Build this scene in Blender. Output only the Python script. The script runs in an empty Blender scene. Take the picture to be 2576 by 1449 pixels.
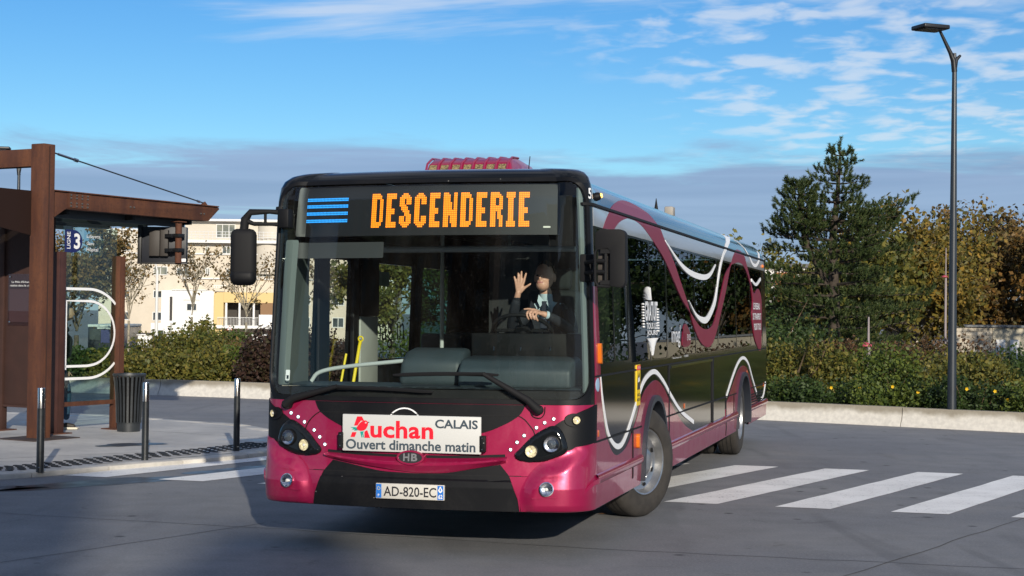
import bpy, bmesh, math, random
import numpy as np
from mathutils import Vector, Matrix
from mathutils.geometry import tessellate_polygon
from math import sin, cos, pi, radians, sqrt
scene = bpy.context.scene
col = scene.collection
R = random.Random(7)

# ------------------------------------------------------------------ camera
HC, PITCH, ROLL, FOC = 1.7543, .01619, .01262, 3936.0
fwd = Vector((0, cos(PITCH), sin(PITCH))); up0 = Vector((0, -sin(PITCH), cos(PITCH))); rt0 = Vector((1, 0, 0))
rt = cos(ROLL)*rt0 + sin(ROLL)*up0; upv = -sin(ROLL)*rt0 + cos(ROLL)*up0
cd = bpy.data.cameras.new('camera'); cam = bpy.data.objects.new('camera', cd); col.objects.link(cam)
M = Matrix(((rt.x, upv.x, -fwd.x, 0), (rt.y, upv.y, -fwd.y, 0), (rt.z, upv.z, -fwd.z, HC), (0, 0, 0, 1)))
cam.matrix_world = M
cd.sensor_width = 36; cd.lens = 36*FOC/2576; cd.clip_end = 6000; cd.clip_start = .05
scene.camera = cam

# ------------------------------------------------------------------ light
SUN_AZ, SUN_EL = radians(12.6), radians(17.5)
sdir = Vector((sin(SUN_AZ)*cos(SUN_EL), -cos(SUN_AZ)*cos(SUN_EL), sin(SUN_EL)))
sl = bpy.data.lights.new('sun', 'SUN'); sl.energy = 3.9; sl.angle = radians(.53); sl.color = (1, .915, .78)
sun = bpy.data.objects.new('sun', sl); col.objects.link(sun)
sun.rotation_euler = (-sdir).to_track_quat('-Z', 'Y').to_euler()
scene.view_settings.view_transform = 'Standard'; scene.view_settings.look = 'None'
scene.view_settings.exposure = .35; scene.view_settings.gamma = 1
w = bpy.data.worlds.new('World'); scene.world = w; w.use_nodes = True
nt = w.node_tree; nt.nodes.clear()
def N(t, tree=None, **k):
    n = (tree or nt).nodes.new(t)
    for a, b in k.items(): setattr(n, a, b)
    return n
def LK(a, b, tree=None): (tree or nt).links.new(a, b)
def Math(op, a, b=None, c=None, clamp=False, tree=None):
    t = tree or nt; n = t.nodes.new('ShaderNodeMath'); n.operation = op; n.use_clamp = clamp
    for i, v in enumerate((a, b, c)):
        if v is None: continue
        if isinstance(v, (int, float)): n.inputs[i].default_value = v
        else: t.links.new(v, n.inputs[i])
    return n.outputs[0]
def smooth(v, a, b, tree=None):
    t = tree or nt; n = t.nodes.new('ShaderNodeMapRange'); n.interpolation_type = 'SMOOTHSTEP'
    t.links.new(v, n.inputs[0]); n.inputs[1].default_value = a; n.inputs[2].default_value = b
    return n.outputs[0]
def MixC(f, a, b, blend='MIX', tree=None):
    t = tree or nt; n = t.nodes.new('ShaderNodeMix'); n.data_type = 'RGBA'; n.blend_type = blend
    for i, v in ((0, f), (6, a), (7, b)):
        if isinstance(v, (int, float)): n.inputs[i].default_value = v
        elif isinstance(v, tuple): n.inputs[i].default_value = (v+(1,))[:4]
        else: t.links.new(v, n.inputs[i])
    return n.outputs[2]
sky = N('ShaderNodeTexSky', sky_type='NISHITA', sun_disc=False, sun_elevation=SUN_EL, sun_rotation=pi-SUN_AZ,
        altitude=0, air_density=1.0, dust_density=.15, ozone_density=2.2)
tc = N('ShaderNodeTexCoord'); sep = N('ShaderNodeSeparateXYZ'); LK(tc.outputs['Generated'], sep.inputs[0])
dx, dy, dz = sep.outputs
zc = Math('MAXIMUM', dz, .002)
den = Math('ADD', zc, .07)
comb = N('ShaderNodeCombineXYZ'); LK(Math('DIVIDE', dx, den), comb.inputs[0]); LK(Math('DIVIDE', dy, den), comb.inputs[1])
def noise(vec, scale, det, rough=.5, off=(0, 0, 0), sc=(1, 1, 1), dist=0, tree=None):
    t = tree or nt
    m = t.nodes.new('ShaderNodeMapping'); m.inputs[1].default_value = off; m.inputs[3].default_value = sc
    t.links.new(vec, m.inputs[0])
    n = t.nodes.new('ShaderNodeTexNoise'); n.inputs['Scale'].default_value = scale; n.inputs['Detail'].default_value = det
    n.inputs['Roughness'].default_value = rough; n.inputs['Distortion'].default_value = dist
    t.links.new(m.outputs[0], n.inputs['Vector']); return n.outputs[0]
cell = noise(comb.outputs[0], 6.5, 4, .5, (3.1, 1.7, 0), (1, .8, 1), .25)
wisp = noise(comb.outputs[0], 1.1, 6, .6, (8.2, 4.4, 0), (.55, 1.0, 1), .4)
area = noise(comb.outputs[0], .34, 2, .5, (5.3, 9.15, 0), (1, 1, 1), 0)
am = smooth(Math('ADD', Math('ADD', dx, Math('MULTIPLY', Math('SUBTRACT', area, .5), .5)), Math('MULTIPLY', Math('SUBTRACT', dz, .15), .9)), .02, .20)
c1 = Math('MULTIPLY', smooth(Math('ADD', cell, Math('MULTIPLY', am, .08)), .51, .73), am)
c2 = Math('MULTIPLY', smooth(Math('ADD', wisp, Math('MULTIPLY', smooth(dz, .155, .205), .17)), .60, .76), .8)
hi = Math('MULTIPLY', Math('MAXIMUM', Math('MULTIPLY', c1, .85), c2), smooth(dz, .07, .12))
# low grey-blue bank along the horizon
az = N('ShaderNodeCombineXYZ'); LK(Math('DIVIDE', dx, Math('ADD', Math('ABSOLUTE', dy), .15)), az.inputs[0]); LK(Math('MULTIPLY', dz, 5.0), az.inputs[1])
edge = noise(az.outputs[0], 5.5, 6, .6, (2.2, 0, 0), (1, 1.6, 1), .4)
streak = noise(az.outputs[0], 3.0, 4, .5, (7.2, 1.3, 0), (1, 4, 1), .5)
lim = Math('SUBTRACT', dz, Math('MULTIPLY', Math('SUBTRACT', edge, .5), .075))
bank = smooth(lim, .110, .088)
bank = Math('MULTIPLY', bank, Math('SUBTRACT', 1.0, Math('MULTIPLY', smooth(streak, .62, .76), .6)))
hs = N('ShaderNodeHueSaturation'); hs.inputs['Saturation'].default_value = 1.35; hs.inputs['Hue'].default_value = .505; LK(sky.outputs[0], hs.inputs['Color'])
skyc = MixC(1.0, hs.outputs[0], (.595, .79, .945), 'MULTIPLY')
skyc = MixC(Math('MULTIPLY', hi, .66), skyc, (6.3, 6.5, 6.9))
bcol = MixC(smooth(streak, .35, .65), (1.95, 2.72, 4.35), (2.45, 3.3, 5.0))
bcol = MixC(smooth(dz, .05, .0), bcol, (3.2, 4.0, 5.2))
skyc = MixC(Math('MULTIPLY', bank, .88), skyc, bcol)
bg = N('ShaderNodeBackground'); LK(skyc, bg.inputs[0]); bg.inputs[1].default_value = .10
out = N('ShaderNodeOutputWorld'); LK(bg.outputs[0], out.inputs[0])

# ------------------------------------------------------------------ materials
MATS = {}
def mat(name, c, rough=.5, metal=0., coat=0., var=0., vs=6., bump=0., bs=40., emit=0., spec=.5, c2=None, det=4., stretch=(1, 1, 1), rvar=0.):
    if name in MATS: return MATS[name]
    m = bpy.data.materials.new(name); m.use_nodes = True; t = m.node_tree; p = t.nodes['Principled BSDF']
    p.inputs['Base Color'].default_value = (*c, 1); p.inputs['Roughness'].default_value = rough; p.inputs['Metallic'].default_value = metal
    p.inputs['Coat Weight'].default_value = coat; p.inputs['Coat Roughness'].default_value = .04; p.inputs['Specular IOR Level'].default_value = spec
    if emit: p.inputs['Emission Color'].default_value = (*c, 1); p.inputs['Emission Strength'].default_value = emit
    if var or bump or c2 or rvar:
        g = t.nodes.new('ShaderNodeTexCoord')
        n = noise(g.outputs['Object'], vs, det, .6, tree=t, sc=stretch)
        if var or c2:
            a = tuple(x*(1-var) for x in c); b = c2 if c2 else tuple(min(1, x*(1+var)) for x in c)
            LK(MixC(smooth(n, .3, .7, t), a, b, tree=t), p.inputs['Base Color'], t)
        if rvar:
            LK(Math('ADD', Math('MULTIPLY', Math('SUBTRACT', n, .5, tree=t), rvar*2, tree=t), rough, tree=t), p.inputs['Roughness'], t)
        if bump:
            nb = noise(g.outputs['Object'], bs, 4, .6, tree=t)
            b = t.nodes.new('ShaderNodeBump'); b.inputs['Strength'].default_value = bump; b.inputs['Distance'].default_value = .02
            LK(nb, b.inputs['Height'], t); LK(b.outputs[0], p.inputs['Normal'], t)
    MATS[name] = m; return m
def glass(name, tint, ior=1.5, rough=0., gain=1.0, dirt=0.):
    if name in MATS: return MATS[name]
    m = bpy.data.materials.new(name); m.use_nodes = True; t = m.node_tree; t.nodes.clear()
    o = N('ShaderNodeOutputMaterial', t); tr = N('ShaderNodeBsdfTransparent', t); tr.inputs[0].default_value = (*tint, 1)
    gl = N('ShaderNodeBsdfGlossy', t); gl.inputs['Roughness'].default_value = rough; gl.inputs[0].default_value = (.95, .97, 1, 1)
    lw_ = N('ShaderNodeLayerWeight', t); lw_.inputs[0].default_value = .5; f0 = ((ior-1)/(ior+1))**2
    sch = Math('ADD', Math('MULTIPLY', Math('POWER', lw_.outputs['Facing'], 5.0, tree=t), 1-f0, tree=t), f0, tree=t)
    mx = N('ShaderNodeMixShader', t); LK(Math('MULTIPLY', sch, gain, clamp=True, tree=t), mx.inputs[0], t)
    LK(tr.outputs[0], mx.inputs[1], t); LK(gl.outputs[0], mx.inputs[2], t); last = mx.outputs[0]
    if dirt:
        g = N('ShaderNodeTexCoord', t).outputs['Object']; a = noise(g, 1.6, 5, .6, (0, 0, 0), (1, 1, .35), .6, tree=t); b = noise(g, 45, 3, .7, tree=t)
        df = N('ShaderNodeBsdfDiffuse', t); df.inputs[0].default_value = (.55, .52, .47, 1); m2 = N('ShaderNodeMixShader', t)
        LK(Math('MULTIPLY', Math('ADD', smooth(a, .35, .75, t), smooth(b, .58, .75, t), tree=t), dirt, tree=t), m2.inputs[0], t); LK(last, m2.inputs[1], t); LK(df.outputs[0], m2.inputs[2], t); last = m2.outputs[0]
    LK(last, o.inputs[0], t)
    MATS[name] = m; return m
def grime(m, amt=.10, chips=0.):
    t = m.node_tree; p = t.nodes['Principled BSDF']; g = N('ShaderNodeTexCoord', t).outputs['Object']; src = p.inputs['Base Color']; base = src.links[0].from_socket if src.links else tuple(src.default_value)[:3]
    a = noise(g, 2.6, 6, .65, (3, 3, 0), (1, 1, .7), .5, tree=t); b = noise(g, 60, 3, .7, tree=t)
    c = MixC(Math('MULTIPLY', Math('MULTIPLY', smooth(a, .42, .72, t), smooth(b, .25, .7, t), tree=t), amt, tree=t), base, (.28, .25, .22), tree=t)
    if chips:
        v = N('ShaderNodeTexVoronoi', t); v.inputs['Scale'].default_value = 9; LK(g, v.inputs['Vector'], t); c = MixC(Math('MULTIPLY', smooth(v.outputs['Distance'], .045, .03, t), chips, tree=t), c, (.55, .53, .5), tree=t)
    LK(c, src, t); LK(Math('ADD', p.inputs['Roughness'].default_value, Math('MULTIPLY', smooth(a, .4, .75, t), .16, tree=t), tree=t), p.inputs['Roughness'], t)
def leafmat(name, cols, trans=.25):
    m = bpy.data.materials.new(name); m.use_nodes = True; t = m.node_tree; t.nodes.clear()
    o = N('ShaderNodeOutputMaterial', t); g = N('ShaderNodeNewGeometry', t)
    rp = N('ShaderNodeValToRGB', t); rp.color_ramp.interpolation = 'LINEAR'
    while len(rp.color_ramp.elements) < len(cols): rp.color_ramp.elements.new(.5)
    for i, c in enumerate(cols):
        rp.color_ramp.elements[i].position = i/max(1, len(cols)-1); rp.color_ramp.elements[i].color = (*c, 1)
    LK(g.outputs['Random Per Island'], rp.inputs[0], t)
    d = N('ShaderNodeBsdfPrincipled', t); d.inputs['Roughness'].default_value = .55; d.inputs['Specular IOR Level'].default_value = .3
    LK(rp.outputs[0], d.inputs['Base Color'], t)
    tl = N('ShaderNodeBsdfTranslucent', t); LK(rp.outputs[0], tl.inputs[0], t)
    mx = N('ShaderNodeMixShader', t); mx.inputs[0].default_value = trans
    LK(d.outputs[0], mx.inputs[1], t); LK(tl.outputs[0], mx.inputs[2], t); LK(mx.outputs[0], o.inputs[0], t)
    MATS[name] = m; return m

# ------------------------------------------------------------------ mesh helpers
def link(name, me, mt=None, parent=None, smooth_deg=None, loc=None, rot=None):
    if mt is not None and len(me.materials) == 0: me.materials.append(mt)
    o = bpy.data.objects.new(name, me); col.objects.link(o)
    if parent is not None: o.parent = parent
    if loc is not None: o.location = loc
    if rot is not None: o.rotation_euler = rot
    if smooth_deg is not None:
        me.polygons.foreach_set('use_smooth', [True]*len(me.polygons)); me.set_sharp_from_angle(angle=radians(smooth_deg))
    return o
def empty(name, loc=(0, 0, 0), rot=(0, 0, 0)):
    o = bpy.data.objects.new(name, None); col.objects.link(o); o.location = loc; o.rotation_euler = rot; o.empty_display_size = .2
    return o
def tag(o, label=None, cat=None, group=None, kind=None):
    if label: o['label'] = label
    if cat: o['category'] = cat
    if group: o['group'] = group
    if kind: o['kind'] = kind
    return o
def copy_tree(o, parent=None):
    c = o.copy(); col.objects.link(c); c.parent = parent
    for ch in list(o.children): copy_tree(ch, c)
    return c
class MB:
    def __init__(s): s.v = []; s.f = []
    def add(s, vs, fs):
        b = len(s.v); s.v += [tuple(v) for v in vs]; s.f += [tuple(i+b for i in f) for f in fs]; return s
    def box(s, a, b):
        x0, y0, z0 = a; x1, y1, z1 = b
        return s.add([(x0, y0, z0), (x1, y0, z0), (x1, y1, z0), (x0, y1, z0), (x0, y0, z1), (x1, y0, z1), (x1, y1, z1), (x0, y1, z1)],
                     [(0, 3, 2, 1), (4, 5, 6, 7), (0, 1, 5, 4), (1, 2, 6, 5), (2, 3, 7, 6), (3, 0, 4, 7)])
    def obox(s, c, ax, ay, az):
        c, ax, ay, az = map(Vector, (c, ax, ay, az))
        v = [c+i*ax+j*ay+k*az for k in (-1, 1) for (i, j) in ((-1, -1), (1, -1), (1, 1), (-1, 1))]
        return s.add(v, [(0, 3, 2, 1), (4, 5, 6, 7), (0, 1, 5, 4), (1, 2, 6, 5), (2, 3, 7, 6), (3, 0, 4, 7)])
    def tube(s, pts, rad, n=8, cap=True):
        pts = [Vector(p) for p in pts]
        if not isinstance(rad, (list, tuple)): rad = [rad]*len(pts)
        rings = []; prev = None
        for i, p in enumerate(pts):
            d = (pts[min(i+1, len(pts)-1)]-pts[max(i-1, 0)]).normalized()
            if prev is None:
                u = d.orthogonal().normalized()
            else:
                u = (prev-d*prev.dot(d)); u = u.normalized() if u.length > 1e-6 else d.orthogonal().normalized()
            prev = u; v = d.cross(u)
            rings.append([p+rad[i]*(cos(2*pi*k/n)*u+sin(2*pi*k/n)*v) for k in range(n)])
        vs = [q for r in rings for q in r]; fs = []
        for i in range(len(pts)-1):
            for k in range(n):
                a = i*n+k; b = i*n+(k+1) % n; fs.append((a, b, b+n, a+n))
        if cap: fs.append(tuple(range(n-1, -1, -1))); fs.append(tuple((len(pts)-1)*n+k for k in range(n)))
        return s.add(vs, fs)
    def lathe(s, prof, n=24, M=None):
        vs = []; fs = []
        for r, h in prof:
            for k in range(n):
                v = Vector((r*cos(2*pi*k/n), r*sin(2*pi*k/n), h)); vs.append(M @ v if M else v)
        for i in range(len(prof)-1):
            for k in range(n):
                a = i*n+k; b = i*n+(k+1) % n; fs.append((a, b, b+n, a+n))
        return s.add(vs, fs)
    def prism(s, pts, fa, fb):
        """pts 2d polygon; fa, fb map (u,v) to 3d for the two ends"""
        n = len(pts); t = tessellate_polygon([[Vector((u, v, 0)) for u, v in pts]])
        A = [fa(u, v) for u, v in pts]; Bq = [fb(u, v) for u, v in pts]
        return s.add(A+Bq, [tuple(x) for x in t]+[(a+n, c+n, b+n) for a, b, c in t]+[(i, (i+1) % n, (i+1) % n+n, i+n) for i in range(n)])
    def mesh(s, name='m'):
        me = bpy.data.meshes.new(name); me.from_pydata(s.v, [], s.f)
        bm = bmesh.new(); bm.from_mesh(me); bmesh.ops.recalc_face_normals(bm, faces=bm.faces); bm.to_mesh(me); bm.free(); return me
    def build(s, name, mt, parent=None, smooth_deg=None, bevel=0, loc=None, rot=None):
        me = s.mesh(name)
        if bevel:
            bm = bmesh.new(); bm.from_mesh(me)
            bmesh.ops.remove_doubles(bm, verts=bm.verts, dist=1e-5)
            es = [e for e in bm.edges if len(e.link_faces) == 2 and e.calc_face_angle(0) > .6]
            bmesh.ops.bevel(bm, geom=es, offset=bevel, segments=2 if bevel < .02 else 3, affect='EDGES', profile=.5, clamp_overlap=True)
            bm.to_mesh(me); bm.free()
            if smooth_deg is None: smooth_deg = 35
        return link(name, me, mt, parent, smooth_deg, loc, rot)
def box(name, a, b, mt, parent=None, bevel=0): return MB().box(a, b).build(name, mt, parent, bevel=bevel)
def tube(name, pts, r, mt, parent=None, n=10): return MB().tube(pts, r, n).build(name, mt, parent, 40)
def cr(pts, n=6, closed=False):
    P_ = [np.array(p, float) for p in pts]; m = len(P_); outp = []
    rng = range(m) if closed else range(m-1)
    for i in rng:
        p0 = P_[(i-1) % m] if (closed or i > 0) else 2*P_[0]-P_[1]; p1 = P_[i]; p2 = P_[(i+1) % m]
        p3 = P_[(i+2) % m] if (closed or i+2 < m) else 2*P_[-1]-P_[-2]
        for k in range(n):
            t = k/n
            outp.append(tuple(.5*((2*p1)+(-p0+p2)*t+(2*p0-5*p1+4*p2-p3)*t*t+(-p0+3*p1-3*p2+p3)*t**3)))
    if not closed: outp.append(tuple(P_[-1]))
    return outp
_tc = {}
def text2d(s, bold=0.):
    k = (s, bold)
    if k in _tc: return _tc[k]
    c = bpy.data.curves.new('t', 'FONT'); c.body = s; c.size = 1; c.offset = bold; c.resolution_u = 3
    o = bpy.data.objects.new('t', c); col.objects.link(o)
    bpy.context.view_layer.update(); dg = bpy.context.evaluated_depsgraph_get()
    me = bpy.data.meshes.new_from_object(o.evaluated_get(dg))
    v = np.array([x.co[:2] for x in me.vertices]); f = [tuple(p.vertices) for p in me.polygons]
    bpy.data.objects.remove(o); bpy.data.curves.remove(c); bpy.data.meshes.remove(me)
    _tc[k] = (v, f); return v, f
def text(name, s, u0, v0, u1, v1, fn, mt, parent, bold=0.):
    """print s into the rectangle u0..u1 x v0..v1 of a surface fn(u,v)->xyz"""
    v, f = text2d(s, bold); a = v.min(0); b = v.max(0)
    q = (v-a)/(b-a)*np.array([u1-u0, v1-v0])+np.array([u0, v0])
    me = bpy.data.meshes.new(name); me.from_pydata([tuple(fn(x, y)) for x, y in q], [], f)
    return link(name, me, mt, parent)
def poly(name, pts, fn, mt, parent, kind=None):
    t = tessellate_polygon([[Vector((u, v, 0)) for u, v in pts]])
    me = bpy.data.meshes.new(name); me.from_pydata([tuple(fn(u, v)) for u, v in pts], [], [tuple(x) for x in t])
    return link(name, me, mt, parent)
# ------------------------------------------------------------------ ground
def zter(x, y): 
    t = min(1, max(0, (y-36)/74)); return -1.8*t*t*(3-2*t)
def asphalt():
    m = bpy.data.materials.new('asphalt'); m.use_nodes = True; t = m.node_tree; p = t.nodes['Principled BSDF']; MATS['asphalt'] = m
    g = N('ShaderNodeTexCoord', t).outputs['Object']
    big = noise(g, .35, 5, .6, tree=t); mid = noise(g, 2.2, 5, .65, (3, 1, 0), tree=t); fine = noise(g, 48, 4, .8, tree=t); grit = noise(g, 420, 1, .5, tree=t)
    streak_ = noise(g, 1.4, 4, .6, (1, 7, 0), (.25, 1.6, 1), tree=t)
    c = MixC(smooth(big, .3, .72, t), (.150, .155, .168), (.215, .216, .219), tree=t)
    c = MixC(Math('MULTIPLY', smooth(mid, .35, .75, t), .45, tree=t), c, (.118, .122, .132), tree=t)
    c = MixC(Math('MULTIPLY', smooth(streak_, .52, .75, t), .35, tree=t), c, (.25, .242, .23), tree=t)
    c = MixC(Math('MULTIPLY', smooth(fine, .5, .70, t), .7, tree=t), c, (.30, .292, .28), tree=t)
    c = MixC(Math('MULTIPLY', smooth(fine, .47, .3, t), .4, tree=t), c, (.065, .065, .07), tree=t)
    # small oil spots and pale chips
    v = N('ShaderNodeTexVoronoi', t); v.inputs['Scale'].default_value = 1.7; LK(g, v.inputs['Vector'], t)
    c = MixC(Math('MULTIPLY', smooth(v.outputs['Distance'], .10, .03, t), .8, tree=t), c, (.015, .015, .016), tree=t)
    v2 = N('ShaderNodeTexVoronoi', t); v2.inputs['Scale'].default_value = 4.6; LK(g, v2.inputs['Vector'], t)
    c = MixC(Math('MULTIPLY', smooth(v2.outputs['Distance'], .05, .035, t), .6, tree=t), c, (.34, .33, .31), tree=t)
    # polished tyre tracks, patches of older tarmac and hairline cracks
    trk = noise(g, .9, 3, .5, (2, 5, 0), (1.5, .22, 1), 1.2, tree=t); c = MixC(Math('MULTIPLY', smooth(trk, .54, .70, t), .38, tree=t), c, (.085, .085, .090), tree=t)
    blot = noise(g, .55, 6, .7, (9, 3, 0), tree=t); c = MixC(Math('MULTIPLY', smooth(blot, .56, .66, t), .30, tree=t), c, (.23, .222, .21), tree=t)
    vc = N('ShaderNodeTexVoronoi', t); vc.feature = 'DISTANCE_TO_EDGE'; vc.inputs['Scale'].default_value = .33; wv_n = noise(g, 1.3, 4, .6, tree=t)
    wmx = N('ShaderNodeVectorMath', t); wmx.operation = 'ADD'; cx_ = N('ShaderNodeCombineXYZ', t); LK(wv_n, cx_.inputs[0], t); LK(wv_n, cx_.inputs[1], t); LK(g, wmx.inputs[0], t); LK(cx_.outputs[0], wmx.inputs[1], t); LK(wmx.outputs[0], vc.inputs['Vector'], t)
    c = MixC(Math('MULTIPLY', smooth(vc.outputs['Distance'], .006, .002, t), Math('MULTIPLY', smooth(mid, .5, .65, t), .3, tree=t), tree=t), c, (.04, .04, .042), tree=t)
    LK(c, p.inputs['Base Color'], t)
    LK(Math('ADD', .62, Math('MULTIPLY', mid, .25, tree=t), tree=t), p.inputs['Roughness'], t)
    b = N('ShaderNodeBump', t); b.inputs['Strength'].default_value = .55; b.inputs['Distance'].default_value = .006
    LK(Math('ADD', fine, Math('MULTIPLY', grit, .5, tree=t), tree=t), b.inputs['Height'], t); LK(b.outputs[0], p.inputs['Normal'], t)
    return m
asphalt()
mat('soil', (.055, .042, .028), .95, var=.4, vs=3, bump=.6)
mat('grass', (.05, .075, .02), .9, var=.4, vs=1.2)
mat('paint_white', (.86, .85, .82), .6, var=.06, vs=9, bump=.15, bs=120, c2=(.76, .75, .72))
mat('concrete', (.30, .285, .255), .8, var=.22, vs=1.3, bump=.25, bs=60, det=7)
mat('kerb_stone', (.50, .475, .43), .75, var=.2, vs=3, bump=.25, bs=50)
mat('dark_rubber', (.012, .013, .015), .7)
mat('seam', (.016, .016, .017), .85)
def worn():
    m = MATS['paint_white']; t = m.node_tree; p = t.nodes['Principled BSDF']; g = N('ShaderNodeTexCoord', t).outputs['Object']
    a = noise(g, 26, 5, .7, tree=t); b = noise(g, 1.6, 4, .6, tree=t); f = noise(g, 170, 2, .6, tree=t)
    c = MixC(smooth(b, .3, .7, t), (.88, .87, .84), (.74, .73, .70), tree=t)
    c = MixC(Math('MULTIPLY', smooth(noise(g, 3.5, 4, .6, (5, 5, 0), (.3, 1.5, 1), tree=t), .5, .75, t), .35, tree=t), c, (.50, .49, .47), tree=t)
    k = smooth(Math('ADD', a, Math('MULTIPLY', b, .22, tree=t), tree=t), .715, .765, t); c = MixC(Math('MULTIPLY', k, .8, tree=t), c, (.17, .168, .165), tree=t)
    c = MixC(Math('MULTIPLY', smooth(f, .62, .75, t), .3, tree=t), c, (.35, .34, .33), tree=t); LK(c, p.inputs['Base Color'], t)
worn()
# ground sheet (asphalt near, planted/grass terrain beyond)
xs = [-700, -250, -120, -70, -45, -30, -20, -12, -6, 0, 6, 12, 20, 30, 45, 70, 120, 250, 700]
ys = [-150, -60, -20, 0, 10, 20, 30, 36, 42, 50, 60, 70, 80, 95, 110, 150, 220, 400, 900, 2500]
mb = MB(); nx = len(xs)
mb.add([(x, y, zter(x, y)) for y in ys for x in xs], [(j*nx+i, j*nx+i+1, (j+1)*nx+i+1, (j+1)*nx+i) for j in range(len(ys)-1) for i in range(nx-1)])
tag(mb.build('ground', MATS['asphalt'], None, 60), kind='structure')
WALL = [(-22, 33.6), (-16, 33.4), (-11, 32.9), (-7.33, 31.9), (-4.65, 30.8), (0, 28.8), (4.29, 26.55), (7.95, 24.3), (12, 21.9), (18, 18.5), (27, 13.5)]
def offs(pl, d):
    o = []
    for i, p in enumerate(pl):
        a = Vector(pl[max(0, i-1)]); b = Vector(pl[min(len(pl)-1, i+1)]); t = (b-a).normalized(); n = Vector((-t.y, t.x))
        o.append((p[0]+n.x*d, p[1]+n.y*d))
    return o
# planted bed behind the wall
inner = offs(WALL, .22); 
bed = inner+[(60, 30), (60, 118), (-60, 118), (-60, 40), (-22, 40)]
t_ = tessellate_polygon([[Vector((x, y, 0)) for x, y in bed]])
bmx = bmesh.new(); vv = [bmx.verts.new((x, y, 0)) for x, y in bed]
for f in t_: bmx.faces.new([vv[i] for i in f])
for yy in (36, 42, 50, 60, 70, 80, 95, 110):
    bmesh.ops.bisect_plane(bmx, geom=bmx.verts[:]+bmx.edges[:]+bmx.faces[:], plane_co=(0, yy, 0), plane_no=(0, 1, 0), dist=1e-4)
for v in bmx.verts: v.co.z = zter(v.co.x, v.co.y)+(.16 if v.co.y < 41 else .05)
bmesh.ops.recalc_face_normals(bmx, faces=bmx.faces)
me = bpy.data.meshes.new('bed'); bmx.to_mesh(me); bmx.free()
tag(link('planted_ground', me, MATS['soil'], None), kind='structure')
# crossing stripes
def flat(name, pts, z, mt, parent=None):
    t = tessellate_polygon([[Vector((x, y, 0)) for x, y in pts]])
    b = MB().add([(x, y, z) for x, y in pts], [tuple(x) for x in t]); o = b.build(name, mt, parent)
    return o
sroot = tag(empty('crosswalk'), kind='structure')
A0 = np.array([1.45, 14.73]); stepv = np.array([1.0, -.275]); wv = np.array([.485, -.13]); lv = np.array([2.2, 3.42])
SHR = {}
for k in range(-6, 7):
    a = A0+stepv*k
    if k < -4: a = A0+stepv*k+np.array([-.06*(k+4)*-1, .0])
    pts = [a, a+wv, a+wv+lv, a+lv]
    # slightly worn edges
    q = []
    for i in range(4):
        p0, p1 = pts[i], pts[(i+1) % 4]; n = 10 if i % 2 else 3
        for j in range(n):
            q.append(tuple(p0+(p1-p0)*j/n+(np.array([R.uniform(-1, 1), R.uniform(-1, 1)])*.006 if j else 0)))
    flat('stripe', q, .004, MATS['paint_white'], sroot)
# asphalt seams
def ribbon(name, pl, wdt, z, mt, parent=None):
    a = offs(pl, wdt/2); b = offs(pl, -wdt/2); m = MB()
    m.add([(x, y, z) for x, y in a+b], [(i, i+1, len(pl)+i+1, len(pl)+i) for i in range(len(pl)-1)]); return m.build(name, mt, parent)
mat('road_seam', (.05, .05, .052), .85)
sr = tag(empty('asphalt_seams'), kind='structure')
def wob(a, b, n=14, s=.018): return [(a[0]+(b[0]-a[0])*i/n+R.uniform(-s, s), a[1]+(b[1]-a[1])*i/n+R.uniform(-s, s)) for i in range(n+1)]
ribbon('seam', wob((-4.6, 13.4), (-2.33, 12.73))+wob((-2.2, 12.7), (.6, 11.75))[1:]+wob((.76, 11.7), (4.2, 10.9))[1:], .010, .003, MATS['road_seam'], sr)
ribbon('seam', wob((-4.4, 9.4), (-2.0, 12.95)), .010, .0035, MATS['road_seam'], sr)
ribbon('seam', wob((1.4, 9.4), (6.5, 16.6), 24), .011, .003, MATS['road_seam'], sr)
# ------------------------------------------------------------------ pavement island
KO = [(-16, 11.9), (-9.5, 13.6), (-6.7, 14.85), (-5.18, 15.9), (-4.84, 16.25), (-4.40, 16.85), (-3.84, 17.54), (-3.22, 18.3), (-2.88, 18.95), (-2.62, 19.7), (-2.55, 20.6), (-2.85, 21.6), (-3.39, 22.4), (-4.03, 23.4), (-4.73, 23.87), (-5.62, 24.46), (-6.37, 25.0), (-8, 25.4), (-16, 26.2)]
KO = cr(KO, 4)
ZP = .05
def pavmat():
    m = mat('pavement', (.22, .21, .195), .65, bump=.3, bs=45)
    t = m.node_tree; p = t.nodes['Principled BSDF']; g = N('ShaderNodeTexCoord', t).outputs['Object']
    a = noise(g, .8, 6, .6, tree=t); b = noise(g, 6, 5, .65, tree=t); f = noise(g, 90, 2, .6, tree=t); wt = noise(g, 1.1, 5, .6, (4, 2, 0), (.5, 1.6, 1), .6, tree=t)
    c = MixC(smooth(a, .3, .7, t), (.37, .36, .345), (.52, .50, .465), tree=t)
    c = MixC(Math('MULTIPLY', smooth(b, .5, .75, t), .45, tree=t), c, (.26, .25, .24), tree=t)
    c = MixC(Math('MULTIPLY', smooth(f, .5, .75, t), .35, tree=t), c, (.52, .50, .46), tree=t)
    wm = smooth(wt, .58, .66, t); c = MixC(Math('MULTIPLY', wm, .55, tree=t), c, (.13, .127, .12), tree=t)
    LK(c, p.inputs['Base Color'], t); LK(MixC(wm, (.7, .7, .7), (.28, .28, .28), tree=t), p.inputs['Roughness'], t)
    return m
pavmat()
pin = offs(KO, .27)
pv = MB().add([(x, y, ZP) for x, y in pin], [tuple(x) for x in tessellate_polygon([[Vector((x, y, 0)) for x, y in pin]])])
pav = tag(pv.build('pavement', MATS['pavement']), kind='structure')
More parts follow.
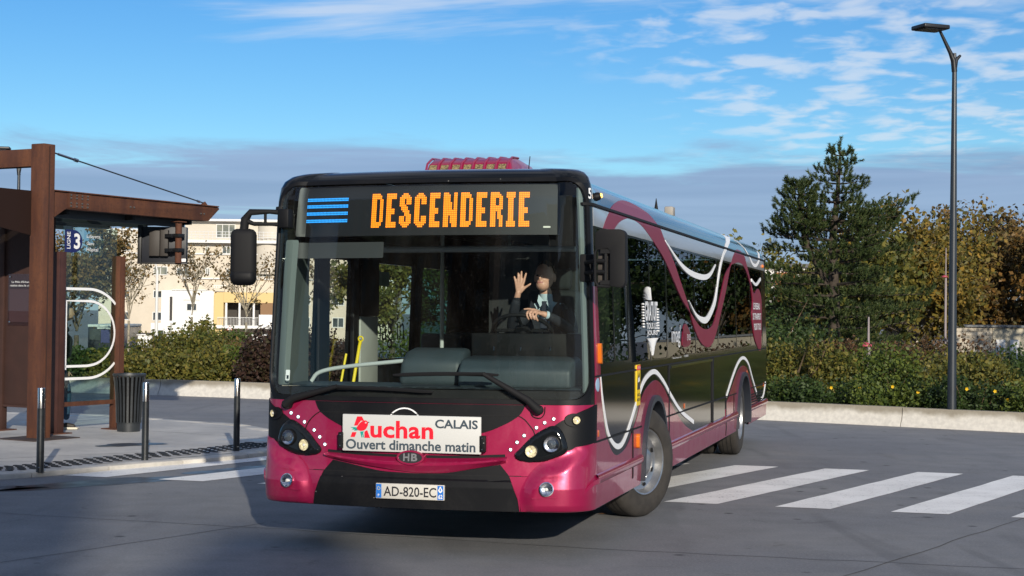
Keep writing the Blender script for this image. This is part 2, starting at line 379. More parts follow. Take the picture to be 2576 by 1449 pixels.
# kerb stones
def resamp(pl, step):
    P_ = [Vector(p) for p in pl]; o = [P_[0]]; acc = 0
    for a, b in zip(P_, P_[1:]):
        L = (b-a).length; d = step-acc
        while d <= L: o.append(a+(b-a)*d/L); d += step
        acc = (L-(d-step))
    return [tuple(p) for p in o]
KS = resamp(KO, .5); KI = offs(KS, .265)
for i in range(0, len(KS)-2, 2):
    def sh(p, q, e): return (p[0]+(q[0]-p[0])*e, p[1]+(q[1]-p[1])*e)
    a0, a1, a2 = sh(KS[i], KS[i+1], .012), KS[i+1], sh(KS[i+2], KS[i+1], .012)
    b0, b1, b2 = sh(KI[i], KI[i+1], .012), KI[i+1], sh(KI[i+2], KI[i+1], .012)
    zt = ZP+R.uniform(-.002, .005); m = MB(); top = [a0, a1, a2, b2, b1, b0]
    m.add([(x, y, -.02) for x, y in top]+[(x, y, zt) for x, y in top], [(6, 7, 10, 11), (7, 8, 9, 10)]+[(k, (k+1) % 6, (k+1) % 6+6, k+6) for k in range(6)])
    m.build('kerb_stone', MATS['kerb_stone'], pav, bevel=.012)
# slab joints
for a, b in (((-9, 15.2), (-4.2, 18.7)), ((-9.5, 17.3), (-6.4, 17.0)), ((-6.4, 17.0), (-4.9, 17.4)), ((-7, 22.9), (-3.5, 21.0))):
    ribbon('slab_joint', wob(a, b, 10, .01), .012, ZP+.003, MATS['seam'], pav)
# tactile strip of raised bars along the kerb
TL = resamp(cr([(-5.9, 15.75), (-5.35, 16.05), (-4.92, 16.45), (-4.51, 17.1), (-4.0, 17.94), (-3.64, 18.42), (-3.34, 18.9), (-3.0, 19.5), (-2.85, 20.1)], 8), .075)
sb = MB()
for i in range(1, len(TL)-1):
    t = (Vector(TL[i+1])-Vector(TL[i-1])).normalized(); n = Vector((-t.y, t.x))
    wdt = .50*min(1, .35+i/9)
    for r in range(4):
        d = .05+r*.125+(.0 if i % 2 else .0)
        if d > wdt: break
        if (i+r) % 2: continue
        c = Vector(TL[i])+n*(d+.05)
        sb.obox((c.x, c.y, ZP+.006), (t.x*.02, t.y*.02, 0), (n.x*.058, n.y*.058, 0), (0, 0, .006))
tag(sb.build('tactile_bars', MATS['dark_rubber'], pav), kind='stuff')
m = mat('tactile_base', (.34, .33, .32), .6, var=.25, vs=5)
ti = offs(TL, .02); to = offs(TL, .56); k_ = len(TL)
ts = MB().add([(x, y, ZP+.003) for x, y in ti+to], [(i, i+1, k_+i+1, k_+i) for i in range(k_-1)]); ts.build('tactile_paving', m, pav)
# wet patches by the kerb
mat('wet', (.030, .031, .034), .38, spec=.5, rvar=.2, vs=4)
def blob(name, cx, cy, rx, ry, rotz, z, mt, parent=None, n=40, s=.3, seed=1):
    rr = random.Random(seed); ph = [rr.uniform(0, 6.28) for _ in range(4)]; pts = []
    for k in range(n):
        a = 2*pi*k/n; q = 1+s*(.5*sin(2*a+ph[0])+.35*sin(3*a+ph[1])+.3*sin(5*a+ph[2])+.2*sin(9*a+ph[3]))
        u, v = rx*q*cos(a), ry*q*sin(a); pts.append((cx+u*cos(rotz)-v*sin(rotz), cy+u*sin(rotz)+v*cos(rotz)))
    return flat(name, pts, z, mt, parent)
wr = tag(empty('wet_patches'), kind='structure')
blob('wet_patch', -4.1, 15.75, .95, .30, .75, .0025, MATS['wet'], wr, seed=3)
blob('wet_patch', -5.3, 14.9, .9, .22, .6, .0025, MATS['wet'], wr, seed=5)
blob('wet_patch', -3.0, 17.2, .6, .22, .9, .0025, MATS['wet'], wr, seed=8)
blob('wet_patch', -4.75, 19.6, .42, .22, .8, ZP+.004, MATS['wet'], wr, seed=11)
# ------------------------------------------------------------------ low concrete wall
prof = [(0, 0), (.02, .05), (.07, .12), (.095, .2), (.10, .31), (.24, .31), (.24, 0)]
def wallmat():
    m = mat('wall_concrete', (.55, .52, .45), .85, bump=.3, bs=40); t = m.node_tree; p = t.nodes['Principled BSDF']
    g = N('ShaderNodeTexCoord', t).outputs['Object']; s = N('ShaderNodeSeparateXYZ', t); LK(g, s.inputs[0], t)
    n = noise(g, 2.2, 5, .6, tree=t); f = noise(g, 14, 4, .6, tree=t)
    k = smooth(Math('ADD', s.outputs[2], Math('MULTIPLY', Math('SUBTRACT', n, .5, tree=t), .28, tree=t), tree=t), .15, .27, t)
    c = MixC(smooth(f, .3, .7, t), (.50, .475, .43), (.61, .58, .52), tree=t)
    c = MixC(Math('MULTIPLY', k, .8, tree=t), c, (.20, .17, .12), tree=t)
    LK(c, p.inputs['Base Color'], t); return m
wallmat()
lw = tag(empty('low_concrete_wall', (0, 29, 0)), 'low pale concrete retaining wall curving along the planted bed behind the bus', 'wall')
WS = resamp(cr(WALL, 8), .6); nseg = 5
for i in range(0, len(WS)-nseg, nseg):
    pl = [list(p) for p in WS[i:i+nseg+1]]
    d = Vector(pl[1])-Vector(pl[0]); pl[0] = (pl[0][0]+d.x*.012, pl[0][1]+d.y*.012)
    d = Vector(pl[-2])-Vector(pl[-1]); pl[-1] = (pl[-1][0]+d.x*.012, pl[-1][1]+d.y*.012)
    rows = [offs(pl, u) for u, z in prof]; m = MB(); K = len(pl); dz = R.uniform(-.006, .006)
    m.add([(x, y-29, z+(dz if z > .1 else 0)) for (u, z), r in zip(prof, rows) for x, y in r],
          [(a*K+j, a*K+j+1, (a+1)*K+j+1, (a+1)*K+j) for a in range(len(prof)-1) for j in range(K-1)]+[tuple(a*K for a in range(len(prof))), tuple(a*K+K-1 for a in range(len(prof)))])
    m.build('wall_segment', MATS['wall_concrete'], lw, 35)
# ------------------------------------------------------------------ bollards, bin
mat('bollard_black', (.014, .017, .020), .38, coat=.2, var=.3, vs=20)
mat('steel', (.62, .60, .57), .22, metal=1)
def bollard():
    e = empty('bollard'); m = MB().lathe([(.0, 0), (.041, 0), (.039, .02), (.038, .66)], 20); m.build('post', MATS['bollard_black'], e, 40)
    MB().lathe([(.037, .66), (.037, .865), (.034, .872), (0, .874)], 20).build('steel_cap', MATS['steel'], e, 40)
    MB().tube([(-.01, -.040, .05), (.01, -.040, .05)], .004, 6).build('screw', MATS['steel'], e); return e
b0 = bollard()
for i, (p, lb) in enumerate((((-4.86, 16.22), 'black bollard with steel cap in front of the rusty shelter column'), ((-4.11, 17.65), 'black bollard with steel cap just in front of the slatted bin'), ((-3.31, 18.96), 'black bollard with steel cap standing alone nearest the bus'))):
    o = b0 if i == 0 else copy_tree(b0); o.location = (p[0], p[1], ZP); o.rotation_euler = (0, 0, .3*i); tag(o, lb, 'bollard', 'bollards along the kerb')
mat('bin_grey', (.022, .026, .030), .45, var=.2, vs=8)
e = tag(empty('litter_bin', (-5.30, 21.76, ZP)), 'dark grey slatted round litter bin beside the shelter glass', 'litter bin')
MB().lathe([(.0, 0), (.155, 0), (.16, .12), (.15, .13)], 28).build('base', MATS['bin_grey'], e, 40)
MB().lathe([(.150, .13), (.165, .5), (.175, .74), (.168, .745), (.14, .2)], 24).build('liner', mat('bin_liner', (.002, .0022, .0025), .9, spec=.1), e, 40)
MB().lathe([(.20, .765), (.225, .77), (.23, .785), (.225, .80), (.17, .80), (.165, .78)], 28).build('rim', MATS['bin_grey'], e, 40)
sm = MB(); pf = [(.172, .12), (.178, .3), (.188, .5), (.205, .68), (.222, .785)]
for k in range(len(pf)-1):
    (r0, z0), (r1, z1) = pf[k], pf[k+1]; w0 = .0145
    sm.add([(r0, -w0, z0), (r0, w0, z0), (r1, w0, z1), (r1, -w0, z1), (r0-.006, -w0, z0), (r0-.006, w0, z0), (r1-.006, w0, z1), (r1-.006, -w0, z1)], [(0, 1, 2, 3), (4, 7, 6, 5), (0, 3, 7, 4), (1, 5, 6, 2)])
sme = sm.mesh('slat'); sme.materials.append(MATS['bin_grey'])
for k in range(22): link('slat', sme, None, e, rot=(0, 0, 2*pi*k/22))
# ------------------------------------------------------------------ bus shelter
def corten():
    m = mat('corten', (.12, .04, .018), .8, bump=.25, bs=90); t = m.node_tree; p = t.nodes['Principled BSDF']; g = N('ShaderNodeTexCoord', t).outputs['Object']
    a = noise(g, 2, 5, .65, (0, 0, 0), (2.5, 2.5, .5), tree=t); b = noise(g, 25, 4, .6, tree=t)
    c = MixC(smooth(a, .3, .7, t), (.060, .019, .010), (.115, .040, .016), tree=t); c = MixC(Math('MULTIPLY', smooth(b, .45, .75, t), .5, tree=t), c, (.038, .014, .010), tree=t)
    LK(c, p.inputs['Base Color'], t); return m
corten()
mat('brown_paint', (.040, .0155, .0105), .75, var=.15, vs=3); mat('roof_dark', (.012, .012, .013), .6); mat('roof_grey', (.045, .052, .056), .5)
mat('bolt', (.30, .26, .22), .35, metal=.9)
glass('shelter_glass', (.80, .90, .86)); glass('roof_glass', (.55, .62, .60))
S = empty('bus_shelter', (-6.13, 20.36, ZP), (0, 0, math.atan2(.87, .49)))   # local x along the beam, y to the back left
tag(S, 'rust-brown steel bus shelter with cable-stayed canopy and glass screen', 'bus shelter')
CT = mat('corten', None)
sh = MB(); col_o = MB().box((-.10, -.115, 0), (.10, .115, 3.83)).build('column', CT, S, bevel=.008)
MB().box((-.40, -.34, .0), (.40, .34, .012)).build('base_plate', mat('plate_dark', (.05, .035, .03), .7, var=.3), S)
# flange lines of the column
for yy in (-.121,): MB().box((-.006, yy, .02), (.006, yy+.01, 3.8)).build('column_seam', mat('seam_brown', (.03, .012, .008), .8), S)
bt = [(.102, 3.23), (.35, 3.23), (3.42, 3.23), (3.44, 3.20), (3.20, 3.01), (.35, 3.01), (.102, 2.86)]
MB().prism(bt, lambda u, v: (u, -.07, v), lambda u, v: (u, .07, v)).build('canopy_beam', CT, S, bevel=.004)
MB().box((.11, -.10, 3.231), (3.40, .10, 3.245)).build('beam_flange', CT, S)
for xx in (.42, .52, .62, .72):
    for zz in (3.05, 3.09, 3.155, 3.195): MB().lathe([(.0, .014), (.012, .012), (.016, 0)], 8, Matrix.Translation((xx, -.0835, zz)) @ Matrix.Rotation(pi/2, 4, 'X')).build('bolt', MATS['bolt'], S)
MB().box((.38, -.083, 3.025), (.76, -.071, 3.22)).build('splice_plate', CT, S)
for xx in (1.55, 1.62, 3.02, 3.09): MB().lathe([(.0, .014), (.012, .012), (.016, 0)], 8, Matrix.Translation((xx, -.0715, 3.11)) @ Matrix.Rotation(pi/2, 4, 'X')).build('bolt', MATS['bolt'], S)
MB().prism([(3.10, 3.246), (3.25, 3.246), (3.19, 3.30)], lambda u, v: (u, -.012, v), lambda u, v: (u, .012, v)).build('cable_lug', CT, S)
ca, cb = Vector((.105, 0, 3.75)), Vector((3.18, 0, 3.275)); ax = (cb-ca)
cbl = MB().tube([ca, cb], .010, 8).build('tension_cable', mat('cable', (.06, .07, .075), .4, metal=.6), S)
MB().tube([ca+ax*.05, ca+ax*.14], .018, 8).build('turnbuckle', MATS['steel'], S, 40); MB().tube([ca+ax*.145, ca+ax*.165], .026, 8).build('cable_clamp', MATS['steel'], S, 40); MB().tube([cb-ax*.05, cb-ax*.035], .02, 8).build('cable_clamp', MATS['steel'], S, 40)
# lintel to the back left at the column head
MB().box((-.08, .117, 3.54), (.08, 4.5, 3.77)).build('lintel', CT, S, bevel=.004)
# canopy roof
MB().box((-1.6, .12, 3.02), (3.3, .26, 3.06)).build('roof_edge', MATS['roof_dark'], S)
MB().prism([(-.105, 3.22), (-1.9, 3.22), (-1.9, 2.92), (-.105, 2.64)], lambda u, v: (u, .09, v), lambda u, v: (u, .11, v)).build('gusset_panel', mat('soffit_brown', (.020, .010, .008), .8, spec=.15), S)
for k, yy in enumerate((.30, 1.05, 1.8)):
    for j in range(5):
        x0 = -1.6+j*.96; MB().box((x0+.01, yy, 3.03), (x0+.94, yy+.66, 3.045)).build('roof_pane', MATS['roof_glass'], S)
for yy in (.26, .98, 1.74, 2.5): MB().box((-1.6, yy, 2.91), (3.05, yy+.055, 3.028)).build('purlin', MATS['roof_grey'], S)
for xx in (-.7, .55, 1.8, 3.0): MB().box((xx, .12, 2.95), (xx+.05, 2.55, 3.026)).build('rafter', MATS['roof_dark'], S)
# screen posts, glass and rear panel
_before = set(S.children)
pcx = .87
MB().box((pcx-.05, -.08, .0), (pcx+.05, .08, 2.46)).box((pcx-.085, -.085, 0), (pcx-.052, .085, 2.46)).build('screen_post', mat('post_brown', (.050, .018, .013), .55, var=.15), S, bevel=.003)
MB().box((1.97, -.075, 0), (2.06, .075, 2.44)).box((1.945, -.08, 0), (1.968, .08, 2.44)).build('screen_post', CT, S, bevel=.003)
for xx in (pcx, 2.0): MB().box((xx-.16, -.13, 0), (xx+.16, .13, .014)).build('foot_plate', CT, S)
MB().box((.93, -.02, .36), (1.94, .02, .42)).build('bottom_rail', CT, S)
MB().box((.93, -.006, .42), (1.96, .006, 2.82)).build('glass_pane', MATS['shelter_glass'], S)
gf = lambda u, v: (u, -.009, v)
mat('print_white', (.80, .80, .80), .5)
def stroke(pl, wd):
    a = offs(pl, wd/2); b = offs(pl, -wd/2); return a+b[::-1]
def arcp(cx, cy, rx, ry, a0, a1, n=14): return [(cx+rx*cos(radians(a0+(a1-a0)*i/n)), cy+ry*sin(radians(a0+(a1-a0)*i/n))) for i in range(n+1)]
def rstroke(name, pl, wd, mt):
    a = offs(pl, wd/2); b = offs(pl, -wd/2); n = len(pl); m = MB().add([gf(*p) for p in a+b], [(i, i+1, n+i+1, n+i) for i in range(n-1)]); return m.build(name, mt, S)
rstroke('letter_outline', [(.95, 1.965)]+arcp(1.42, 1.35, .70, .615, 90, 42), .036, MATS['print_white'])
rstroke('letter_outline', arcp(1.42, 1.35, .70, .615, -42, -90)+[(.95, .735)], .036, MATS['print_white'])
rstroke('letter_outline', [(1.0, .86), (1.0, 1.80), (1.40, 1.80)]+arcp(1.42, 1.355, .51, .445, 85, -85, 24)+[(1.40, .905), (1.0, .905)], .034, MATS['print_white'])
mat('navy', (.012, .018, .10), .4); mat('pale_blue', (.10, .36, .55), .5)
poly('line_tag', [(.95, 2.46)]+[(.95, 2.77), (1.10, 2.77)]+arcp(1.12, 2.615, .16, .155, 85, -85, 12)+[(1.10, 2.46)], gf, MATS['navy'], S)
gf2 = lambda u, v: (u, -.0115, v)
text('line_number', '3', 1.12, 2.51, 1.235, 2.725, gf2, MATS['print_white'], S, .03)
text('line_word', 'LIGNE', 2.51, -1.055, 2.74, -.99, lambda u, v: (-v, -.0115, u), MATS['print_white'], S, .01)
poly('destination_strip', [(1.31, 2.46), (1.31, 2.77), (1.68, 2.74), (1.68, 2.43)], lambda u, v: (u, -.0075, v), glass('print_blue', (.70, .84, .90)), S)
text('destination', 'Lafayette', 1.36, 2.66, 1.62, 2.72, gf2, MATS['print_white'], S, .0); text('destination', 'Gare', 1.36, 2.575, 1.50, 2.62, gf2, MATS['print_white'], S); text('destination', 'Hôpital', 1.36, 2.475, 1.58, 2.54, gf2, MATS['print_white'], S)
# rear information panel, along local y
MB().box((pcx-.02, .10, .36), (pcx+.02, 1.02, 3.0)).build('information_panel', MATS['brown_paint'], S, bevel=.004)
MB().box((pcx-.04, .08, .33), (pcx+.04, 1.10, .36)).build('panel_rail', MATS['brown_paint'], S)
MB().box((pcx-.05, 1.0, 0), (pcx+.05, 1.10, 3.0)).build('panel_post', MATS['brown_paint'], S, bevel=.003)
MB().box((pcx-.16, .92, 0), (pcx+.16, 1.2, .014)).build('foot_plate', CT, S)
pl_ = MB().box((pcx-.032, .28, 1.45), (pcx-.026, .93, 2.16)).build('plaque', glass('acrylic', (.86, .80, .80)), S)
MB().box((pcx-.0245, .30, 1.97), (pcx-.0215, .91, 2.08)).build('plaque_header', mat('plaque_brown', (.03, .014, .012), .5), pl_)
MB().box((pcx-.0245, .30, 1.50), (pcx-.0215, .91, 1.95)).build('plaque_print', mat('plaque_grey', (.085, .05, .048), .5), pl_)
tf = lambda u, v: (pcx-.0345, -u, v)
text('plaque_text', "Le Pôle d'Echanges Multimodal", -.86, 2.03, -.20, 2.065, tf, MATS['print_white'], pl_, .0); text('plaque_text', 'réalisé dans le cadre du projet', -.89, 1.98, -.22, 2.015, tf, MATS['print_white'], pl_, .0)
for zz in (1.50, 2.12):
    for yy in (.32, .89): MB().lathe([(0, .01), (.012, .008), (.014, 0)], 10, Matrix.Translation((pcx-.033, yy, zz)) @ Matrix.Rotation(-pi/2, 4, 'Y')).build('stud', MATS['steel'], pl_)
for o in set(S.children)-_before: o.location = (-.16, .40, 0)
# hanging passenger display (back seen)
dsp = empty('passenger_display', (0, 0, 0)); dsp.matrix_world = Matrix.Translation((-6.13, 20.36, ZP)) @ Matrix.Rotation(math.atan2(.87, .49), 4, 'Z') @ Matrix.Translation((.05, 0, -.03))
tag(dsp, 'dark passenger information screen hung back-on under the canopy beam', 'display screen')
MB().lathe([(.048, 2.40), (.048, 3.007)], 16, Matrix.Translation((2.58, 0, 0))).build('hanger_tube', CT, dsp, 40)
MB().box((2.50, -.08, 2.99), (2.66, .08, 3.006)).build('mount_plate', CT, dsp)
dm = Matrix.Translation((2.58, .17, 0)) @ Matrix.Rotation(radians(-58), 4, 'Z')
def dbox(n, a, b, mt, bv=.006):
    o = MB().box(a, b).build(n, mt, dsp, bevel=bv); o.matrix_parent_inverse = Matrix.Identity(4); o.matrix_local = dm; return o
mat('screen_blue', (.009, .011, .018), .5); mat('screen_black', (.005, .005, .006), .5)
dbox('screen_case', (-.44, .03, 2.40), (.24, .16, 2.93), MATS['screen_blue']); dbox('screen_hood', (-.46, -.02, 2.385), (.26, .03, 2.41), MATS['screen_black']); dbox('screen_side', (-.455, -.03, 2.39), (-.40, .17, 2.95), MATS['screen_black'])
dbox('service_box', (-.28, -.07, 2.50), (-.13, .028, 2.87), mat('box_brown', (.030, .024, .020), .6)); dbox('service_box', (-.122, -.07, 2.50), (-.01, .028, 2.88), MATS['box_brown'])
for zz in (2.56, 2.77): MB().box((2.515, -.06, zz), (2.645, .06, zz+.055)).box((2.45, .02, zz), (2.52, .15, zz+.05)).build('clamp', MATS['screen_black'], dsp, bevel=.004)
dbox('sticker', (.17, .024, 2.425), (.235, .0285, 2.47), MATS['print_white'], 0)
# ------------------------------------------------------------------ street lamps
mat('lamp_grey', (.020, .026, .034), .4, var=.15, vs=3); mat('lamp_black', (.010, .011, .013), .45)
def street_lamp():
    e = empty('street_lamp'); MB().lathe([(.085, 0), (.085, .02), (.074, .03), (.072, .3), (.056, 3), (.037, 5.75), (.026, 5.9)], 20).build('pole', MATS['lamp_grey'], e, 40)
    MB().tube([(0, 0, 5.6), (-.02, 0, 5.78), (-.08, 0, 5.90), (-.30, -.02, 6.24)], [.045, .045, .034, .022], 10).tube([(0, 0, 5.65), (.03, 0, 5.8), (.11, 0, 5.87)], [.04, .035, .02], 10).build('arm', MATS['lamp_black'], e, 50)
    h = MB().box((-.70, -.19, 6.24), (-.22, .19, 6.31)).build('lamp_head', MATS['lamp_black'], e, bevel=.02)
    MB().box((-.65, -.15, 6.232), (-.28, .15, 6.239)).build('lens', mat('lamp_lens', (.05, .055, .06), .2), h); return e
l0 = tag(street_lamp(), 'tall slate-grey street lamp with square head on the right, behind the wall', 'street lamp', 'station street lamps'); l0.location = (7.06, 25.06, .12); l0.rotation_euler = (0, 0, .35)
l1 = tag(copy_tree(l0), 'street lamp half hidden behind the shelter column at far left', 'street lamp', 'station street lamps'); l1.location = (-12.72, 40.2, -.45); l1.rotation_euler = (0, 0, .2)
mat('garden_grey', (.26, .22, .22), .6); mat('garden_red', (.38, .05, .07), .5)
def garden_lamp(x, y, z, H, hat, lb):
    e = tag(empty('garden_lamp', (x, y, z)), lb, 'garden lamp', 'slim garden lamps')
    MB().lathe([(.055, 0), (.05, hat*.9), (.045, hat)], 8).build('pole', MATS['garden_grey'], e, 60); MB().lathe([(.03, hat), (.02, H), (0, H+.01)], 8).build('spire', MATS['garden_grey'], e, 60)
    MB().lathe([(.14, hat-.02), (.13, hat+.015), (.05, hat+.06), (.02, hat+.07)], 16, Matrix.Translation((-.05, 0, 0))).build('lamp_shade', MATS['garden_red'], e, 40)
garden_lamp(8.1, 35.5, .15, 1.62, .98, 'short slim garden lamp with red shade among the low shrubs')
garden_lamp(18.02, 65, -.6, 5.3, 4.1, 'tall slim garden lamp with red shade beside the big street lamp')
e = tag(empty('lamp_post', (-22.69, 100, -1.7)), 'plain white lamp post before the cream flats', 'lamp post'); MB().lathe([(.13, 0), (.12, 1), (.075, 5.9), (0, 6.0)], 10).build('pole', mat('offwhite', (.62, .61, .58), .6), e, 60)
MB().tube([(0, 0, 5.9), (-.1, 0, 6.3), (-.5, 0, 6.55), (-1.0, 0, 6.6)], [.06, .05, .04, .04], 8).build('arm', MATS['offwhite'], e, 60)
# ------------------------------------------------------------------ vegetation
leafmat('leaf_dark', [(.018, .035, .010), (.035, .060, .014), (.050, .085, .020)])
leafmat('leaf_green', [(.030, .055, .010), (.075, .105, .018), (.13, .16, .028)])
leafmat('leaf_olive', [(.045, .055, .012), (.10, .105, .022), (.19, .155, .03), (.085, .105, .022)])
leafmat('leaf_brown', [(.05, .03, .016), (.10, .055, .025), (.15, .085, .04)])
leafmat('leaf_purple', [(.03, .018, .014), (.06, .03, .022), (.05, .045, .02)])
leafmat('leaf_gold', [(.065, .068, .018), (.15, .12, .024), (.30, .18, .028), (.11, .11, .026), (.19, .125, .024)])
leafmat('leaf_rust', [(.05, .04, .014), (.12, .07, .02), (.21, .105, .024), (.08, .07, .02)])
leafmat('leaf_autumn', [(.06, .055, .02), (.15, .095, .03), (.21, .125, .04), (.11, .10, .035)])
leafmat('needle', [(.015, .032, .010), (.038, .064, .018), (.098, .115, .034)], .12)
leafmat('petal', [(.75, .42, .01), (.85, .55, .02)], .3)
mat('bark', (.09, .075, .055), .9, var=.35, vs=6, bump=.5, bs=30); mat('bark_pale', (.26, .23, .17), .9, var=.3, vs=8, bump=.3, bs=30); mat('twig', (.11, .075, .04), .9, var=.3, vs=5)
def leaf_mesh(cent, size, rg, aspect=.55, up=.0, jit=.4):
    n = len(cent); c = np.asarray(cent, float)
    nrm = rg.normal(size=(n, 3)); nrm[:, 2] += up; nrm /= np.linalg.norm(nrm, axis=1)[:, None]
    a = rg.normal(size=(n, 3)); a -= nrm*(a*nrm).sum(1)[:, None]; a /= np.linalg.norm(a, axis=1)[:, None]; b = np.cross(nrm, a)
    s = size*(1+jit*rg.uniform(-1, 1, n))[:, None]
    v = np.empty((n, 4, 3)); v[:, 0] = c-a*s*.5; v[:, 1] = c+b*s*aspect*.5-a*s*.05; v[:, 2] = c+a*s*.5; v[:, 3] = c-b*s*aspect*.5-a*s*.05
    return v.reshape(-1, 3)
def quads(name, v, mt, parent=None, k=4):
    n = len(v)//k; me = bpy.data.meshes.new(name); me.vertices.add(len(v)); me.vertices.foreach_set('co', v.astype(np.float32).ravel())
    me.loops.add(len(v)); me.loops.foreach_set('vertex_index', np.arange(len(v), dtype=np.int32)); me.polygons.add(n)
    me.polygons.foreach_set('loop_start', np.arange(0, len(v), k, dtype=np.int32)); me.polygons.foreach_set('loop_total', np.full(n, k, dtype=np.int32))
    me.update(calc_edges=True); me.validate(); return link(name, me, mt, parent)
def bush(x, y, rx, ry, h, n, leaf, mt, lb, seed, group=None, name='shrub', lumps=9, stems=6, cat='shrub', z0=None, spiky=0., flat_top=False):
    rg = np.random.default_rng(seed); z = (zter(x, y)+(.14 if y < 41 else .03)) if z0 is None else z0
    e = tag(empty(name, (x, y, z)), lb, cat, group)
    L = []
    for i in range(lumps):
        a = rg.uniform(0, 6.28); q = sqrt(rg.uniform(0, 1))*.72; rr = rg.uniform(.34, .55)
        hz_ = h*(rg.uniform(.35, .72) if not flat_top else rg.uniform(.45, .6)); L.append((q*cos(a)*rx, q*sin(a)*ry, hz_, rr*rx, rr*ry, min(hz_, h-hz_*.55)*rg.uniform(.8, 1.05)))
    L = np.array(L); k = rg.integers(0, lumps, n); u = rg.normal(size=(n, 3)); u /= np.linalg.norm(u, axis=1)[:, None]; rad = rg.uniform(.55, 1.06, n)[:, None]
    p = L[k, :3]+u*rad*L[k, 3:]; p += rg.normal(size=(n, 3))*leaf*.6
    p = p[p[:, 2] > .02]
    fill = np.stack([rg.uniform(-1, 1, n//4)*rx*.8, rg.uniform(-1, 1, n//4)*ry*.8, rg.uniform(.02, .45, n//4)*h], 1); p = np.concatenate([p, fill])
    m = MB()
    for i in range(stems):
        a = rg.uniform(0, 6.28); q = rg.uniform(.2, .9); tip = Vector((cos(a)*rx*q*.8, sin(a)*ry*q*.8, h*rg.uniform(.75, 1.08+spiky))); bs_ = Vector((cos(a)*rx*.2*q, sin(a)*ry*.2*q, 0)); md = (bs_+tip)/2+Vector(rg.normal(size=3)*.06*h)
        m.tube([bs_, md, tip], [.02*h+.004, .012*h+.003, .003], 5)
        if spiky:
            tt = rg.uniform(.45, 1, 26)[:, None]; p = np.concatenate([p, np.array(md)*(1-tt)+np.array(tip)*tt+rg.normal(size=(26, 3))*.05*h])
    m.build('stems', MATS['twig'], e, 60); quads('foliage', leaf_mesh(p, leaf, rg, .6, .25), MATS[mt], e); return e
# left bed
spec = [(-10.6, 35.4, 1.3, .9, .70, 'leaf_green', 'green hedge bush seen through the shelter glass'), (-9.3, 34.2, 1.1, .8, .62, 'leaf_dark', 'dark green clipped bush just right of the shelter post'),
        (-8.2, 33.6, 1.1, .9, .58, 'leaf_olive', 'low olive bush behind the litter bin'), (-7.6, 35.2, 1.3, .9, .98, 'leaf_olive', 'tallest olive bush left of the bus, yellowing leaves'),
        (-6.7, 33.2, 1.0, .8, .66, 'leaf_olive', 'yellow-green bush above the middle bollards'), (-6.5, 36.0, 1.1, .9, .82, 'leaf_autumn', 'rust-tinged bush behind the yellow-green one'),
        (-5.6, 34.0, 1.0, .9, .74, 'leaf_green', 'rounded bright green bush near the bus mirror'), (-4.9, 32.7, 1.0, .8, 1.05, 'leaf_purple', 'dark purple-brown bush next to the bus edge'),
        (-3.9, 33.2, 1.1, .9, 1.0, 'leaf_purple', 'purple-brown bush seen through the bus door'), (-2.4, 32.5, 1.3, .9, 1.0, 'leaf_green', 'green bush seen through the bus door glass'), (-12.6, 35.5, 1.4, .9, 1.0, 'leaf_dark', 'dark bush at the far left edge behind the shelter')]
for i, (x, y, rx, ry, h, mt, lb) in enumerate(spec): bush(x, y, rx, ry, h, 5200, .085, mt, lb, 20+i, 'shrubs behind the wall on the left', stems=9, spiky=.12)
bush(-9.0, 38.5, 3.0, .8, .5, 7000, .11, 'leaf_dark', 'long dark hedge running behind the left shrubs', 41, name='hedge', flat_top=True, lumps=16, cat='hedge')
bush(-15, 82, 4.2, 1.2, 1.75, 7000, .17, 'leaf_green', 'clipped hedge with bright green top before the balconied house', 42, name='hedge', flat_top=True, lumps=20, cat='hedge')
bush(-20.5, 96, 3.0, 1.2, 1.3, 4000, .2, 'leaf_dark', 'distant dark hedge at the foot of the cream flats', 43, name='hedge', flat_top=True, lumps=16, cat='hedge')
bush(-17.6, 88, 1.2, 1.0, 2.1, 1500, .22, 'leaf_olive', 'sparse leafy shrub before the white house door', 44, spiky=.3)
# right bed: low shrubs with yellow flowers
def wallp(t, d):   # point a distance d behind the wall at x = t
    for (x0, y0), (x1, y1) in zip(WALL, WALL[1:]):
        if x0 <= t <= x1:
            f = (t-x0)/(x1-x0); tx, ty = x1-x0, y1-y0; L = sqrt(tx*tx+ty*ty); return (t-ty/L*d, y0+f*(y1-y0)+tx/L*d)
    return (t, 20)
lbl = ['first', 'second', 'third', 'fourth', 'fifth', 'sixth', 'seventh', 'eighth', 'ninth']
for i in range(9):
    x, y = wallp(3.6+i*1.15, 1.15)
    e = bush(x, y, .85, .8, .52, 4600, .062, 'leaf_dark' if i % 2 else 'leaf_green', '%s low green shrub along the right-hand wall, counted from the bus' % lbl[i], 60+i, 'flowering shrubs along the wall', stems=5, spiky=.15, cat='shrub')
    rg = np.random.default_rng(200+i)
    for k in range(2 if i % 3 else 3):
        c = Vector((rg.uniform(-.6, .6), rg.uniform(-.75, -.45), rg.uniform(.30, .52))); fm = MB()
        for j in range(5):
            a = 2*pi*j/5+k; d = Vector((cos(a), -.4, sin(a))); s2 = Vector((-sin(a), 0, cos(a)))
            fm.add([c, c+d*.018+s2*.013, c+d*.032, c+d*.018-s2*.013], [(0, 1, 2, 3)])
        fm.build('flower', MATS['petal'], e)
